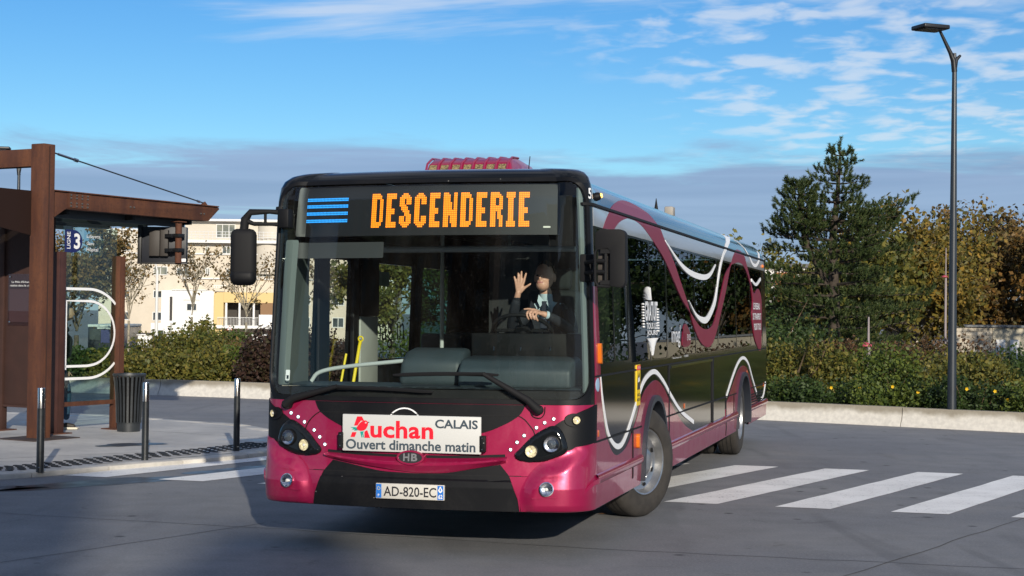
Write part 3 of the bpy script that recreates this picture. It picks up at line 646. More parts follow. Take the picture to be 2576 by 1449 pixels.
spec = [(5.4, 31.0, 1.4, 1.0, .95, 'leaf_olive', 'twiggy yellow-green shrub behind the rear of the bus', .5), (7.2, 31.5, 1.3, 1.0, .9, 'leaf_green', 'mid green shrub in front of the pine, by the short garden lamp', .3), (4.2, 33.5, 1.5, 1.2, 1.3, 'leaf_dark', 'dark shrub filling the gap right behind the bus', .3),
        (8.9, 32.2, 1.2, 1.0, .75, 'leaf_olive', 'low olive shrub right of the short garden lamp', .2), (9.8, 36.5, 1.5, 1.1, 1.05, 'leaf_brown', 'dry brown bush between pine and street lamp', .1), (8.3, 38, 1.3, 1.0, .85, 'leaf_brown', 'smaller dry brown bush at the foot of the pine', .1),
        (8.6, 28.8, 1.1, .9, .75, 'leaf_olive', 'yellowing shrub right of the big street lamp base', .5), (10.6, 30.5, 1.5, 1.1, .92, 'leaf_dark', 'dense dark evergreen bush right of the street lamp', .1), (12.6, 30.5, 1.5, 1.1, .92, 'leaf_dark', 'dense dark evergreen bush at the right edge', .1),
        (11.6, 27.4, 1.1, .9, .8, 'leaf_olive', 'spiky olive shrub before the right-edge evergreens', .6), (14.5, 27.5, 1.5, 1.1, 1.2, 'leaf_green', 'green bush beyond the right edge of the view', .2), (17, 26, 1.6, 1.2, 1.5, 'leaf_dark', 'dark bush reflected in the bus flank, beyond the right edge', .2), (20, 25, 1.8, 1.3, 1.6, 'leaf_olive', 'olive bush reflected in the bus flank, beyond the right edge', .2)]
for i, (x, y, rx, ry, h, mt, lb, sp) in enumerate(spec): bush(x, y, rx, ry, h, 5200, .08, mt, lb, 90+i, 'taller shrubs behind the right-hand wall', spiky=sp, stems=8)
bush(22.6, 85, .75, .7, 1.6, 1800, .14, 'leaf_green', 'round clipped bush before the stone building', 120)
bush(13.0, 42, 3.2, 1.4, .75, 6000, .10, 'leaf_dark', 'dark ground cover under the pine', 121, name='hedge', cat='hedge', lumps=18)
bush(6.0, 40, 2.6, 1.6, 1.7, 6500, .10, 'leaf_dark', 'dark undergrowth left of the pine trunk', 122, name='hedge', cat='hedge', lumps=16, spiky=.3)
# deciduous trees
def tree(x, y, H, crown, clear, n, leaf, mt, lb, seed, name='autumn_tree', group=None, bark='bark', limbs=7, dens=1., lean=0., cat='tree', sub=4, elr=(.5, 1.25), lmin=.6, thick=1.):
    rg = np.random.default_rng(seed); z = zter(x, y); e = tag(empty(name, (x, y, z)), lb, cat, group); m = MB(); tips = []
    r0 = (H*.018+.03)*thick; top = Vector((lean, 0, H*.9)); fork = Vector((lean*.3, 0, clear))
    m.tube([(0, 0, -.2), (0, 0, clear*.5), fork], [r0*1.3, r0, r0*.85], 8)
    def grow(p, d, L, r, lev):
        q = p+d*L*.55+Vector(rg.normal(size=3)*L*.06); t = q+(d+Vector((0, 0, .25))).normalized()*L*.5
        m.tube([p, q, t], [r, r*.7, r*.4], 5)
        tips.append((q, L*.35)); tips.append((t, L*.4))
        if lev > 0:
            for _ in range(sub if lev > 1 else 3):
                nd = (d+Vector(rg.normal(size=3)*.55)+Vector((0, 0, .15))).normalized(); grow(q+(t-q)*rg.uniform(0, 1), nd, L*rg.uniform(.5, .68), r*.5, lev-1)
    for i in range(limbs):
        a = 2*pi*i/limbs+rg.uniform(-.4, .4); el = rg.uniform(*elr); d = Vector((cos(a)*cos(el), sin(a)*cos(el), sin(el)))
        Lm = min((H-clear)*.62/max(.5, sin(el)), crown/max(.3, cos(el)))*rg.uniform(.75, 1.0); grow(fork+Vector((0, 0, rg.uniform(0, .25)*(H-clear))), d, Lm*.72, r0*.5, 2)
    m.build('trunk', MATS[bark], e, 60)
    T = np.array([[*t, r] for t, r in tips]); k = rg.integers(0, len(T), n)
    p = T[k, :3]+rg.normal(size=(n, 3))*np.maximum(T[k, 3:4], H*.03)*.55*dens
    p = p[p[:, 2] > clear*lmin]
    quads('crown', leaf_mesh(p, leaf, rg, .65, .1), MATS[mt], e); return e
G = 'street trees before the flats'
tree(-26.9, 110, 8.2, 2.2, 2.7, 900, .20, 'leaf_autumn', 'thin half-bare street tree next to the shelter post', 301, 'street_tree', G, 'bark_pale', 9, .6, elr=(.85, 1.4), lmin=1.45, thick=.55)
tree(-23.5, 115, 8.6, 2.4, 3.0, 1000, .20, 'leaf_autumn', 'half-bare street tree before the white house wing', 302, 'street_tree', G, 'bark_pale', 9, .6, elr=(.85, 1.4), lmin=1.45, thick=.55)
tree(-17.8, 105, 7.8, 2.6, 2.7, 1000, .20, 'leaf_autumn', 'half-bare street tree before the yellow balcony', 303, 'street_tree', G, 'bark_pale', 9, .6, elr=(.85, 1.4), lmin=1.45, thick=.55)
tree(-12.9, 108, 7.6, 2.4, 2.6, 1300, .20, 'leaf_autumn', 'thin street tree seen through the bus door panes', 304, 'street_tree', G, 'bark_pale', 9, .6, elr=(.85, 1.4), lmin=1.3, thick=.55)
tree(-7.6, 100, 9.0, 3.2, 1.6, 9000, .28, 'leaf_olive', 'full olive tree seen through the bus side window', 305, 'street_tree', G, 'bark', 8, 1.)
tree(-3.6, 104, 9.5, 4.0, 1.2, 9000, .28, 'leaf_olive', 'olive tree hidden deep behind the bus', 306, 'street_tree', G, 'bark', 8, 1.)
tree(-23.9, 86, 7.0, 3.4, 1.6, 9000, .20, 'leaf_autumn', 'dense brownish tree seen through the shelter glass', 307, 'street_tree', G, 'bark', 8, 1.)
tree(-30.2, 100, 7.2, 2.2, 2.2, 2600, .24, 'leaf_gold', 'golden tree peeping between column and line sign', 308, 'street_tree', G, 'bark', 8, 1.)
tree(-14.9, 44, 5.6, 1.5, 1.0, 5000, .14, 'leaf_dark', 'dark green tree cut off by the left edge', 309, 'evergreen_tree', None, 'bark', 8, 1.)
G = 'autumn trees behind the pine'
for i, (x, y, H, cw, cl, mt, n, lb) in enumerate([(18.4, 73, 7.6, 3.0, 1.6, 'leaf_gold', 9000, 'golden tree with forked trunk just right of the pine'), (29.0, 108, 11.2, 3.6, 1.0, 'leaf_gold', 9000, 'tallest golden tree, left of the street lamp pole'), (32.6, 112, 11.0, 3.8, 1.0, 'leaf_autumn', 9000, 'brownish tree just right of the street lamp pole'),
        (35.6, 116, 12.3, 3.8, 1.0, 'leaf_autumn', 12000, 'dull brown tall tree above the stone building'), (36.6, 106, 10.3, 3.4, 1.0, 'leaf_rust', 9000, 'rust-orange tree at the right edge'), (24.5, 108, 9.6, 3.8, .8, 'leaf_gold', 8000, 'golden-olive tree behind the right side of the pine'), (17.5, 104, 8.4, 3.8, .8, 'leaf_olive', 8000, 'olive tree directly behind the pine trunk'), (33.2, 122, 9.4, 4.6, .6, 'leaf_dark', 8000, 'dark green tree filling the gap behind the brownish tree'), (21.0, 100, 7.0, 3.2, .6, 'leaf_olive', 7000, 'lower olive tree behind the pine branches'), (15.9, 70, 6.6, 2.8, .8, 'leaf_olive', 9000, 'olive tree touching the right side of the pine'), (20.6, 80, 7.2, 2.6, .8, 'leaf_gold', 8000, 'small golden tree left of the tall garden lamp'),
        (39.5, 104, 11.2, 4.0, .8, 'leaf_dark', 7000, 'dark tree just beyond the right edge'), (33.5, 74, 10.5, 3.4, .8, 'leaf_dark', 7000, 'dark tree beyond the right edge, mirrored in the bus'), (38, 70, 9.5, 3.4, .8, 'leaf_olive', 6000, 'olive tree beyond the right edge, mirrored in the bus'), (29.5, 66, 8.5, 3.0, .6, 'leaf_dark', 7000, 'second dark tree beyond the right edge, mirrored in the bus'), (12.0, 96, 7.0, 3.6, .6, 'leaf_dark', 7000, 'dark tree between bus roof and pine'), (24.8, 57, 8.0, 3.2, .3, 'leaf_dark', 9000, 'third dark tree beyond the right edge, mirrored in the bus'), (28.6, 60, 9.0, 3.4, .3, 'leaf_dark', 9000, 'fourth dark tree beyond the right edge, mirrored in the bus'), (32.5, 62, 9.0, 3.4, .3, 'leaf_olive', 9000, 'second olive tree beyond the right edge, mirrored in the bus')]):
    tree(x, y, H, cw, cl, n, .34 if y > 90 else .24, mt, lb, 330+i, 'autumn_tree', G, limbs=12)
# the pine
def pine(x, y, z, lb):
    rg = np.random.default_rng(77); e = tag(empty('pine_tree', (x, y, z)), lb, 'tree'); m = MB(); cl = []
    m.tube([(0, 0, -.1), (.05, 0, 2), (-.02, 0, 4.2), (.12, 0, 5.8), (.18, 0, 7.0)], [.22, .18, .13, .07, .02], 9)
    m.tube([(-.05, 0, 2.6), (-.8, -.1, 4.0), (-1.05, -.1, 5.2), (-1.1, -.1, 5.8)], [.10, .08, .05, .015], 7)
    prof = [(.4, 2.5), (1.2, 2.75), (2.4, 2.7), (3.4, 2.55), (4.3, 2.2), (4.9, 1.75), (5.4, 1.15), (6.0, .85), (6.5, .62), (6.95, .3), (7.15, .1)]
    def plen(zz):
        for (a, b), (c, d) in zip(prof, prof[1:]):
            if zz <= c: return b+(d-b)*(zz-a)/(c-a)
        return .1
    def branch(b, a, L, rise):
        d = Vector((cos(a), sin(a), 0)); p1 = b+d*L*.5+Vector((0, 0, rise*.25*L)); p2 = b+d*L+Vector((0, 0, rise*L))
        m.tube([b, p1, p2], [.02+.012*L, .018, .006], 5)
        nn = max(2, int(L*4.1))
        for i in range(nn):
            t = 1-(i/nn)*.72; q = (b*(1-t)**2+2*p1*t*(1-t)+p2*t*t)
            cl.append((q+Vector(rg.normal(size=3)*.04), d)); sp = .20+.24*(1-t)*L
            for sgn in (-1, 1):
                sd = Vector((-d.y, d.x, 0))*sgn; cl.append((q+sd*sp*rg.uniform(.5, 1.1)+d*rg.uniform(-.05, .12)+Vector((0, 0, rg.uniform(-.02, .12))), (d+sd*.8).normalized()))
    zz = .5
    while zz < 7.05:
        L0 = plen(zz); n = 8 if zz < 5 else 6
        for i in range(n):
            a = 2*pi*(i+rg.uniform(-.3, .3))/n+zz*2.1; L = L0*rg.uniform(.45, 1.08)
            cxz = .05+.13*max(0, (zz-4)/3)
            if 4.9 < zz < 5.25 and abs(math.remainder(a, 2*pi)) < .6: L = 2.0
            if rg.uniform() < .15: continue
            branch(Vector((cxz, 0, zz)), a, L, rg.uniform(-.05, .12)+.05*zz/3)
        zz += .29+.05*(zz < 4)
    for k in range(8):
        zz = 4.3+k*.22; L = .95*(1-k/9)+.1
        for i in range(6): branch(Vector((-1.07, -.1, zz)), 1.05*i+k, L*rg.uniform(.7, 1), .25)
    for t_, zz in ((0, 7.05), (0, 7.2)): cl.append((Vector((.18, 0, zz)), Vector((0, 0, 1))))
    branch(Vector((.1, 0, 4.75)), -.15, 2.25, .30); branch(Vector((.1, 0, 4.5)), .25, 1.9, .2)
    m.build('trunk', mat('pine_bark', (.05, .038, .028), .9, var=.3, vs=8), e, 60)
    nb = 64; C_ = np.array([list(c) for c, d in cl]); Dd = np.array([list(d) for c, d in cl]); n = len(C_); ax_ = Dd*.55+rg.normal(size=(n, 3))*.25; ax_[:, 2] += .85; ax_ /= np.linalg.norm(ax_, axis=1)[:, None]; sc_ = rg.uniform(.7, 1.3, (n, 1))
    C_ = np.repeat(C_, nb, 0); ax_ = np.repeat(ax_, nb, 0); sc_ = np.repeat(sc_, nb, 0); rd = rg.normal(size=(n*nb, 3)); rd -= ax_*(rd*ax_).sum(1)[:, None]; rd /= np.linalg.norm(rd, axis=1)[:, None]
    tt = rg.uniform(-.03, .19, (n*nb, 1))*sc_; base = C_+ax_*tt; u = rd*rg.uniform(.5, 1.0, (n*nb, 1))+ax_*.75; u /= np.linalg.norm(u, axis=1)[:, None]; Ln = rg.uniform(.07, .12, (n*nb, 1))*sc_; sd = np.cross(u, rg.normal(size=(n*nb, 3))); sd /= np.linalg.norm(sd, axis=1)[:, None]
    v = np.empty((n*nb, 3, 3)); v[:, 0] = base-sd*.010; v[:, 1] = base+sd*.010; v[:, 2] = base+u*Ln
    quads('needles', v.reshape(-1, 3), MATS['needle'], e, 3)
    return e
pine(9.85, 48, zter(10, 48), 'tall dark pine tree rising above the shrubs right of the bus')
# ------------------------------------------------------------------ buildings
mat('cream', (.56, .49, .39), .85, var=.06, vs=.4); mat('cream_pale', (.54, .49, .41), .85, var=.05, vs=.4); mat('white_wall', (.70, .685, .65), .8, var=.03, vs=.4); mat('yellow_wall', (.62, .45, .20), .85)
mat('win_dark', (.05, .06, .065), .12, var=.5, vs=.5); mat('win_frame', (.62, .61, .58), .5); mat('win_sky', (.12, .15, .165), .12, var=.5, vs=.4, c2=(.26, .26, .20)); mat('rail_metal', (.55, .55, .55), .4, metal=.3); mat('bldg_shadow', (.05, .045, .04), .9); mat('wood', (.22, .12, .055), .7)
def window(p, x0, x1, z0, z1, y, pane='win_sky', mull=1):
    f = MB(); t = .09
    f.box((x0, y-.06, z0), (x1, y, z0+t)); f.box((x0, y-.06, z1-t), (x1, y, z1)); f.box((x0, y-.059, z0+t), (x0+t, y, z1-t)); f.box((x1-t, y-.059, z0+t), (x1, y, z1-t))
    for k in range(mull): xm = x0+(x1-x0)*(k+1)/(mull+1); f.box((xm-.04, y-.058, z0+t), (xm+.04, y, z1-t))
    wo = f.build('window', MATS['win_frame'], p); MB().box((x0+t, y-.02, z0+t), (x1-t, y-.001, z1-t)).build('pane', MATS[pane], wo); return wo
FL = tag(empty('apartment_building', (-33, 185, -1.9)), 'cream apartment block with white balcony slab left of the bus', 'building'); Y0 = 0
def fb(name, x0, x1, z0, z1, y0, y1, mt): return MB().box((x0+33, y0, z0+1.9), (x1+33, y1, z1+1.9)).build(name, MATS[mt], FL)
def fw(x0, x1, z0, z1, y=0., pane='win_sky', mull=1): return window(FL, x0+33, x1+33, z0+1.9, z1+1.9, y, pane, mull)
fb('wall', -48.85, -14, -1.9, 9.55, 0, 14, 'cream'); fb('wall', -48.85, -40.2, 9.55, 11.0, 0.02, 13, 'cream_pale'); fb('wall', -39.2, -14, 9.95, 12.3, 2.2, 13, 'cream_pale')
fb('floor_slab', -39.4, -14, 9.6, 9.95, -1.2, 2.2, 'white_wall'); fb('roof_slab', -39.6, -14, 12.3, 12.55, 1.2, 13.2, 'white_wall'); fb('parapet', -48.95, -40.1, 11.0, 11.2, -.1, 13.1, 'white_wall')
for z, x0, x1 in ((8.25, -47.3, -14), (5.35, -39, -14)): fb('ledge', x0, x1, z, z+.14, -.25, 0, 'white_wall')
m = MB()
for k in range(52): x = -6.3+k*.5; m.box((x, -1.15, 11.86), (x+.04, -1.11, 12.8))
for z in (12.15, 12.45, 12.8): m.box((-6.3, -1.16, z), (19, -1.10, z+.05))
m.build('railing', MATS['rail_metal'], FL)
for a in ((-46.11, -45.15, 8.56, 9.5), (-43.6, -42.6, 8.56, 9.5), (-36.35, -35.87, 8.33, 9.27), (-34.32, -33.32, 8.33, 9.25), (-30.4, -29.4, 8.33, 9.25), (-26.2, -25.2, 8.33, 9.25), (-22.4, -21.4, 8.33, 9.25), (-18.4, -17.4, 8.33, 9.25)): fw(*a)
for a in ((-46.6, -45.0, 5.75, 6.75), (-42.4, -40.75, 5.75, 6.77), (-39.68, -38.1, 5.75, 6.68), (-36.27, -35.74, 5.75, 6.69), (-33.77, -33.23, 5.6, 6.64), (-30.2, -28.8, 5.65, 6.65), (-25.6, -24, 5.65, 6.65), (-21.6, -20, 5.65, 6.65)): fw(*a)
for a in ((-46.4, -45.2, 3.0, 3.95), (-42.41, -41.35, 3.03, 3.93), (-46.4, -45.2, .4, 1.4), (-42.45, -41.28, .36, 1.4), (-25.2, -23.8, 2.4, 3.6), (-21.2, -19.8, 2.4, 3.6), (-25.2, -23.8, -.2, 1.0), (-21.2, -19.8, -.2, 1.0)): fw(*a, pane='win_dark')
fw(-35.5, -33.2, 10.3, 12.0, 2.2, 'win_sky', 2); fw(-26.5, -24, 10.3, 12.0, 2.2, 'win_sky', 2)
MB().lathe([(1.75, 7.9), (1.75, 11.5)], 28, Matrix.Translation((4.1, 1.0, 0))).build('rounded_bay', MATS['cream_pale'], FL, 40); MB().lathe([(1.65, 11.86), (1.65, 14.2)], 28, Matrix.Translation((4.1, 2.6, 0))).build('rounded_bay', MATS['cream_pale'], FL, 40)
fb('plinth_opening', -45.6, -41.9, -1.75, -1.08, -.05, .0, 'bldg_shadow')
fb('white_wing', -40.95, -34.7, -1.9, 3.95, -2.2, -.01, 'white_wall'); fb('porch', -41.85, -39.6, -1.9, .12, -3.4, -2.21, 'white_wall'); fb('cornice', -39.7, -35.7, 3.95, 4.08, -2.35, -.02, 'win_frame'); fb('recess', -39.95, -39.65, .4, 3.2, -2.24, -2.201, 'bldg_shadow')
fw(-38.0, -36.77, 1.56, 2.47, -2.2, 'win_dark'); fw(-38.4, -36.4, 2.75, 2.95, -2.2, 'win_sky', 0)
fb('door', -41.25, -40.4, -1.8, -.72, -3.46, -3.401, 'win_dark'); fw(-41.78, -41.45, -1.5, -.58, -3.4, 'win_dark', 1)
# yellow balcony house
fb('balcony_wall', -34.6, -33.5, -1.9, 3.78, -3.2, -.01, 'yellow_wall'); fb('balcony_lintel', -33.49, -27.3, 2.6, 3.8, -3.2, -.012, 'yellow_wall'); fb('balcony_slab', -34.2, -27.3, -.40, -.05, -3.8, -.013, 'white_wall'); fb('balcony_back', -33.49, -29.3, -.05, 2.6, -.6, -.014, 'bldg_shadow')
for x in (-33.3, -31.75, -30.1, -29.15): fb('balcony_post', x, x+.22, -.05, 2.6, -3.1, -2.9, 'white_wall')
fb('wood_screen', -29.2, -27.4, 1.24, 3.38, -3.19, -3.1, 'wood'); fb('balcony_parapet', -29.35, -27.3, -.05, 1.23, -3.3, -3.2, 'white_wall')
m = MB()
for k in range(28): m.box((-1.1+k*.17, -3.75, 1.86), (-1.07+k*.17, -3.72, 2.75))
m.box((-1.1, -3.76, 2.75), (3.65, -3.71, 2.8)); m.build('balcony_rail', MATS['win_frame'], FL)
m = MB()
for k in range(7): m.box((-1.75+k*.2, -2.3, 6.15), (-1.68+k*.2, -2.22, 6.45))
m.box((-1.85, -2.32, 6.45), (-.4, -2.2, 6.52)); m.build('balustrade', MATS['white_wall'], FL)
# low stone building right
LBX = tag(empty('stone_building', (24.3, 95, -1.75)), 'low pale stone garage building with white doors at the right edge', 'building')
mat('stone_band', (.42, .37, .29), .9, var=.35, vs=1.6, bump=.6, bs=5, stretch=(.35, 1, 3.5))
MB().box((0, 0, 0), (4.9, 7, 3.02)).build('stone_wall', MATS['stone_band'], LBX); MB().box((4.905, -.05, 0), (16, 7, 2.98)).build('rendered_wall', mat('render', (.40, .36, .27), .9, var=.1, vs=1), LBX); MB().box((-.15, -.2, 3.025), (16.2, 7.2, 3.15)).build('roof_edge', mat('zinc', (.10, .11, .115), .5), LBX)
for x in (5.1, 5.95, 6.9, 7.9): MB().box((x, -.10, 0), (x+.55, -.051, 2.28)).build('door', MATS['white_wall'], LBX)
rr = random.Random(5)
for zz in range(12):
    x = 0.
    while x < 4.7:
        L = rr.uniform(.5, 1.3); d = rr.uniform(.01, .05); MB().box((x+.015, -d, zz*.25+.012), (min(4.88, x+L)-.015, -.001, zz*.25+.238)).build('stone', MATS['stone_band'], LBX, bevel=.01); x += L
# white and brick house glimpsed behind the pine
HB = tag(empty('town_house', (21.5, 122, -1.8)), 'white and orange-brick house glimpsed through the pine branches', 'building')
MB().box((-5, 0, 0), (6.0, 9, 7.4)).build('wall', MATS['white_wall'], HB); MB().box((-1.0, -.2, 3.4), (.6, -.01, 7.0)).build('brick_panel', mat('brick_orange', (.45, .16, .07), .85, var=.25, vs=4), HB); MB().box((-5.3, -.3, 7.41), (6.3, 9.3, 7.7)).build('roof', mat('slate', (.10, .10, .11), .7), HB)
for (a, b, c, d) in ((-3.8, -2.4, 4.5, 6.0), (1.4, 2.6, 4.5, 6.0), (3.6, 4.8, 4.5, 6.0), (-3.8, -2.4, 1.4, 3.0), (2.0, 4.8, 1.2, 3.0)): window(HB, a, b, c, d, -.001, 'win_dark')
# cream house right of the view, mirrored in the bus flank
HR = tag(empty('corner_house', (35.5, 62, -1.2)), 'cream corner house beyond the right edge, mirrored in the bus', 'building')
MB().box((-4.5, 0, 0), (4.5, 9, 8.2)).build('wall', MATS['cream'], HR); MB().box((-4.8, -.3, 8.21), (4.8, 9.3, 8.5)).build('roof', MATS['slate'], HR)
for x in (-3.6, -1.0, 1.6):
    for zz in (1.2, 4.0, 6.4): window(HR, x, x+1.5, zz, zz+1.4, -.001, 'win_dark')
# apartment block behind the photographer (its shadow crosses the pavement)
HP = tag(empty('facing_block', (-6, -40, 0)), 'tall cream block behind the viewpoint whose shadow falls at lower left', 'building')
MB().box((-12, -10, 0), (14.4, 0, 18.4)).build('wall', MATS['cream'], HP); MB().box((15.45, -4, 0), (16.4, 0, 17.0)).build('stair_tower', MATS['cream_pale'], HP); MB().box((14.401, -3.5, 0), (15.449, -.2, 6)).build('link_wall', MATS['cream_pale'], HP)
for i in range(8):
    for j in range(5): wx = -11+i*3.1; f_ = MB().box((wx, 0, 1.5+j*3.2), (wx+1.5, .06, 3.1+j*3.2)).build('window', MATS['win_dark'], HP)
# brick terrace and trees behind the viewpoint, mirrored in the windscreen
TR = tag(empty('brick_terrace', (-40, -42, 0)), 'long brick terrace behind the viewpoint, mirrored in the windscreen', 'building')
MB().box((-30, -9, 0), (20, 0, 30)).build('wall', mat('brick_red', (.13, .055, .04), .9, var=.25, vs=2), TR); MB().box((-30.4, -9.4, 30.01), (20.4, .4, 30.5)).build('roof', MATS['slate'], TR)
for i in range(13):
    for j in range(8): MB().box((-28+i*3.7, 0, 1.4+j*3.6), (-26.4+i*3.7, .05, 3.4+j*3.6)).build('window', MATS['win_dark'], TR)
for i in range(5): tree(-52+i*9, -34, 9.5+i % 2, 3.2, 2.0, 3500, .4, 'leaf_dark', ['first', 'second', 'third', 'fourth', 'fifth'][i]+' dark tree before the brick terrace behind the viewpoint', 400+i, 'dark_tree', 'trees behind the viewpoint')
# small things in the far left street
mat('cabinet_white', (.66, .65, .62), .6)
def cabinet(x, y, w_, h_, lb): e = tag(empty('utility_cabinet', (x, y, zter(x, y))), lb, 'cabinet', 'white street cabinets'); MB().box((-w_/2, -.2, 0), (w_/2, .2, h_)).build('body', MATS['cabinet_white'], e, bevel=.02); MB().box((-w_/2-.04, -.24, h_), (w_/2+.04, .24, h_+.06)).build('lid', MATS['cabinet_white'], e, bevel=.01); MB().box((-.01, -.205, .1), (.01, -.2, h_-.1)).build('door_gap', MATS['seam'], e)
cabinet(-16.35, 70, .62, 1.35, 'white cabinet behind the hedge beside the lamp post'); cabinet(-11.25, 70, .6, 1.4, 'white cabinet behind the purple bush near the bus')
e = tag(empty('warning_sign', (-27, 150, zter(0, 150))), 'small white triangular children-crossing sign before the hedge', 'road sign')
MB().lathe([(.03, 0), (.03, 1.62)], 8).build('post', MATS['garden_grey'], e); MB().prism([(-.26, 1.6), (.26, 1.6), (0, 2.06)], lambda u, v: (u, -.045, v), lambda u, v: (u, -.035, v)).build('plate', mat('sign_red', (.5, .10, .08), .5), e); MB().prism([(-.2, 1.64), (.2, 1.64), (0, 1.99)], lambda u, v: (u, -.052, v), lambda u, v: (u, -.047, v)).build('face', MATS['print_white'], e); MB().box((-.07, -.056, 1.67), (-.03, -.053, 1.82)).box((.02, -.056, 1.67), (.06, -.053, 1.8)).build('pictogram', MATS['seam'], e)
# cars
def car(x, y, rz, c, lb, cn):
    e = tag(empty('parked_car', (x, y, zter(x, y)), (0, 0, rz)), lb, 'car', 'cars parked behind the bushes'); p = [(-2.0, .3), (-2.05, .6), (-1.9, .85), (-1.2, .92), (-.6, 1.38), (.8, 1.42), (1.5, .98), (1.95, .9), (2.05, .6), (2.0, .3)]
    MB().prism(p, lambda u, v: (u, -.82, v), lambda u, v: (u, .82, v)).build('body', mat(cn, c, .3, coat=1), e, bevel=.06)
    for s_ in (-1, 1): MB().prism([(-1.0, .93), (-.55, 1.3), (.7, 1.33), (1.25, .97)], lambda u, v: (u, s_*.83, v), lambda u, v: (u, s_*.826, v)).build('side_window', MATS['win_dark'], e)
    MB().prism([(-.7, .96), (.7, .96), (.62, 1.34), (-.62, 1.34)], lambda u, v: (-1.19+(v-.93)*1.28, u, v+.012), lambda u, v: (-1.2+(v-.93)*1.28, u, v+.02)).build('windscreen', MATS['win_dark'], e)
    for a in (-1.3, 1.3):
        for s_ in (-1, 1): MB().lathe([(.0, .1), (.2, .1), (.31, .08), (.31, -.08), (0, -.08)], 16, Matrix.Translation((a, s_*.76, .31)) @ Matrix.Rotation(-s_*pi/2, 4, 'X')).build('wheel', MATS['dark_rubber'], e, 40)
car(13.9, 78, .15, (.55, .55, .55), 'silver-grey car half hidden under the pine', 'car_silver'); car(19.6, 90, .3, (.35, .02, .02), 'red car half hidden behind the street lamp', 'car_red')
# distant bus behind the shelter glass
e = tag(empty('distant_bus', (-31.2, 120, -1.8), (0, 0, .08)), 'distant dark bus seen from behind through the shelter glass', 'bus'); mat('far_bus_dark', (.03, .035, .045), .25); mat('far_bus_pale', (.45, .5, .48), .4)
MB().box((-1.25, 0, .35), (1.25, 10, 2.1)).build('body', MATS['far_bus_dark'], e, bevel=.08); MB().box((-1.27, -.03, 2.1), (1.27, 10, 2.3)).build('roof', MATS['far_bus_pale'], e, bevel=.04); MB().box((-1.1, -.05, 1.1), (-.3, -.02, 1.95)).box((.45, -.05, 1.1), (1.15, -.02, 1.95)).build('rear_window', MATS['win_dark'], e); MB().box((-.25, -.06, .9), (.4, -.03, 1.9)).build('engine_panel', MATS['navy'], e); MB().box((-.55, -.055, 1.98), (.55, -.03, 2.08)).build('display_board', MATS['far_bus_pale'], e)
MB().box((.5, -.06, .75), (.62, -.04, .9)).build('tail_lamp', mat('tail_red', (.9, .02, .02), .3, emit=1.5), e)
for s_ in (-1, 1): MB().lathe([(0, .15), (.3, .15), (.48, .1), (.48, -.12), (0, -.12)], 18, Matrix.Translation((s_*1.08, 2.6, .48)) @ Matrix.Rotation(s_*pi/2, 4, 'Y')).build('wheel', MATS['dark_rubber'], e, 40)
# fallen leaf and litter on the asphalt
leafm = mat('dead_leaf', (.16, .07, .025), .7)
def dleaf(x, y, s_, rz, lb, name='fallen_leaf', mt=leafm):
    pts = [(-.5, 0), (-.3, .2), (-.1, .16), (.05, .34), (.2, .15), (.5, .05), (.25, -.12), (.1, -.33), (-.1, -.15), (-.3, -.22)]
    m = MB(); m.add([(u*s_, v*s_, .006+.25*s_*(u*u+abs(v)*.5)) for u, v in pts], [tuple(t) for t in tessellate_polygon([[Vector((u, v, 0)) for u, v in pts]])])
    tag(m.build(name, mt, None, loc=(x, y, .0), rot=(0, 0, rz)), lb, 'leaf')
dleaf(.82, 13.75, .10, .4, 'single brown fallen leaf on the asphalt by the front tyre'); dleaf(-4.2, 18.7, .09, 1.4, 'small brown fallen leaf on the pavement by the tactile strip')
# ------------------------------------------------------------------ the bus
BX, BY, YAW, LEAN = -.698, 11.338, .2665, -.0071
RF, RC, HW = 5.5, .30, 1.275
S0_ = (HW-RC)/(RF-RC); T0 = math.asin(S0_); XF = RF*sin(T0); YF = RF*(1-cos(T0)); SF = RF*T0; SC = SF+RC*(pi/2-T0); YC = YF+RC*cos(T0); YL = 12.0
def path(s):
    a = abs(s); g = 1 if s >= 0 else -1
    if a <= SF: t = a/RF; x = RF*sin(t); y = RF*(1-cos(t))
    elif a <= SC: t = T0+(a-SF)/RC; x = XF+RC*(sin(t)-sin(T0)); y = YF+RC*(cos(T0)-cos(t))
    else: t = pi/2; x = HW; y = YC+(a-SC)
    return x*g, y, sin(t)*g, -cos(t)
def lerpt(tab, z):
    if z <= tab[0][0]: return tab[0][1]
    for (a, b), (c, d) in zip(tab, tab[1:]):
        if z <= c: return b+(d-b)*(z-a)/(c-a)
    return tab[-1][1]
FI = [(.2, .05), (.3, .01), (.5, 0), (.66, .03), (.9, .05), (1.15, .075), (2.0, .15), (2.6, .22), (2.70, .240), (2.75, .265), (2.79, .31), (2.815, .38), (2.83, .47)]
SI = [(.2, .03), (.3, .01), (.45, 0), (1.35, 0), (2.52, .04), (2.56, .05), (2.64, .08), (2.70, .13), (2.75, .20), (2.79, .29), (2.815, .39), (2.83, .50)]
SIF = [(.2, .03), (.3, .01), (.45, 0), (1.35, 0), (2.52, .04), (2.56, .045), (2.64, .05), (2.70, .058), (2.75, .078), (2.79, .12), (2.815, .18), (2.83, .30)]
KN = sorted({z for z, _ in FI+SI})
def sidein(y, z):
    t = min(1, max(0, (y-.35)/.45)); t = t*t*(3-2*t); return lerpt(SIF, z)*(1-t)+lerpt(SI, z)*t
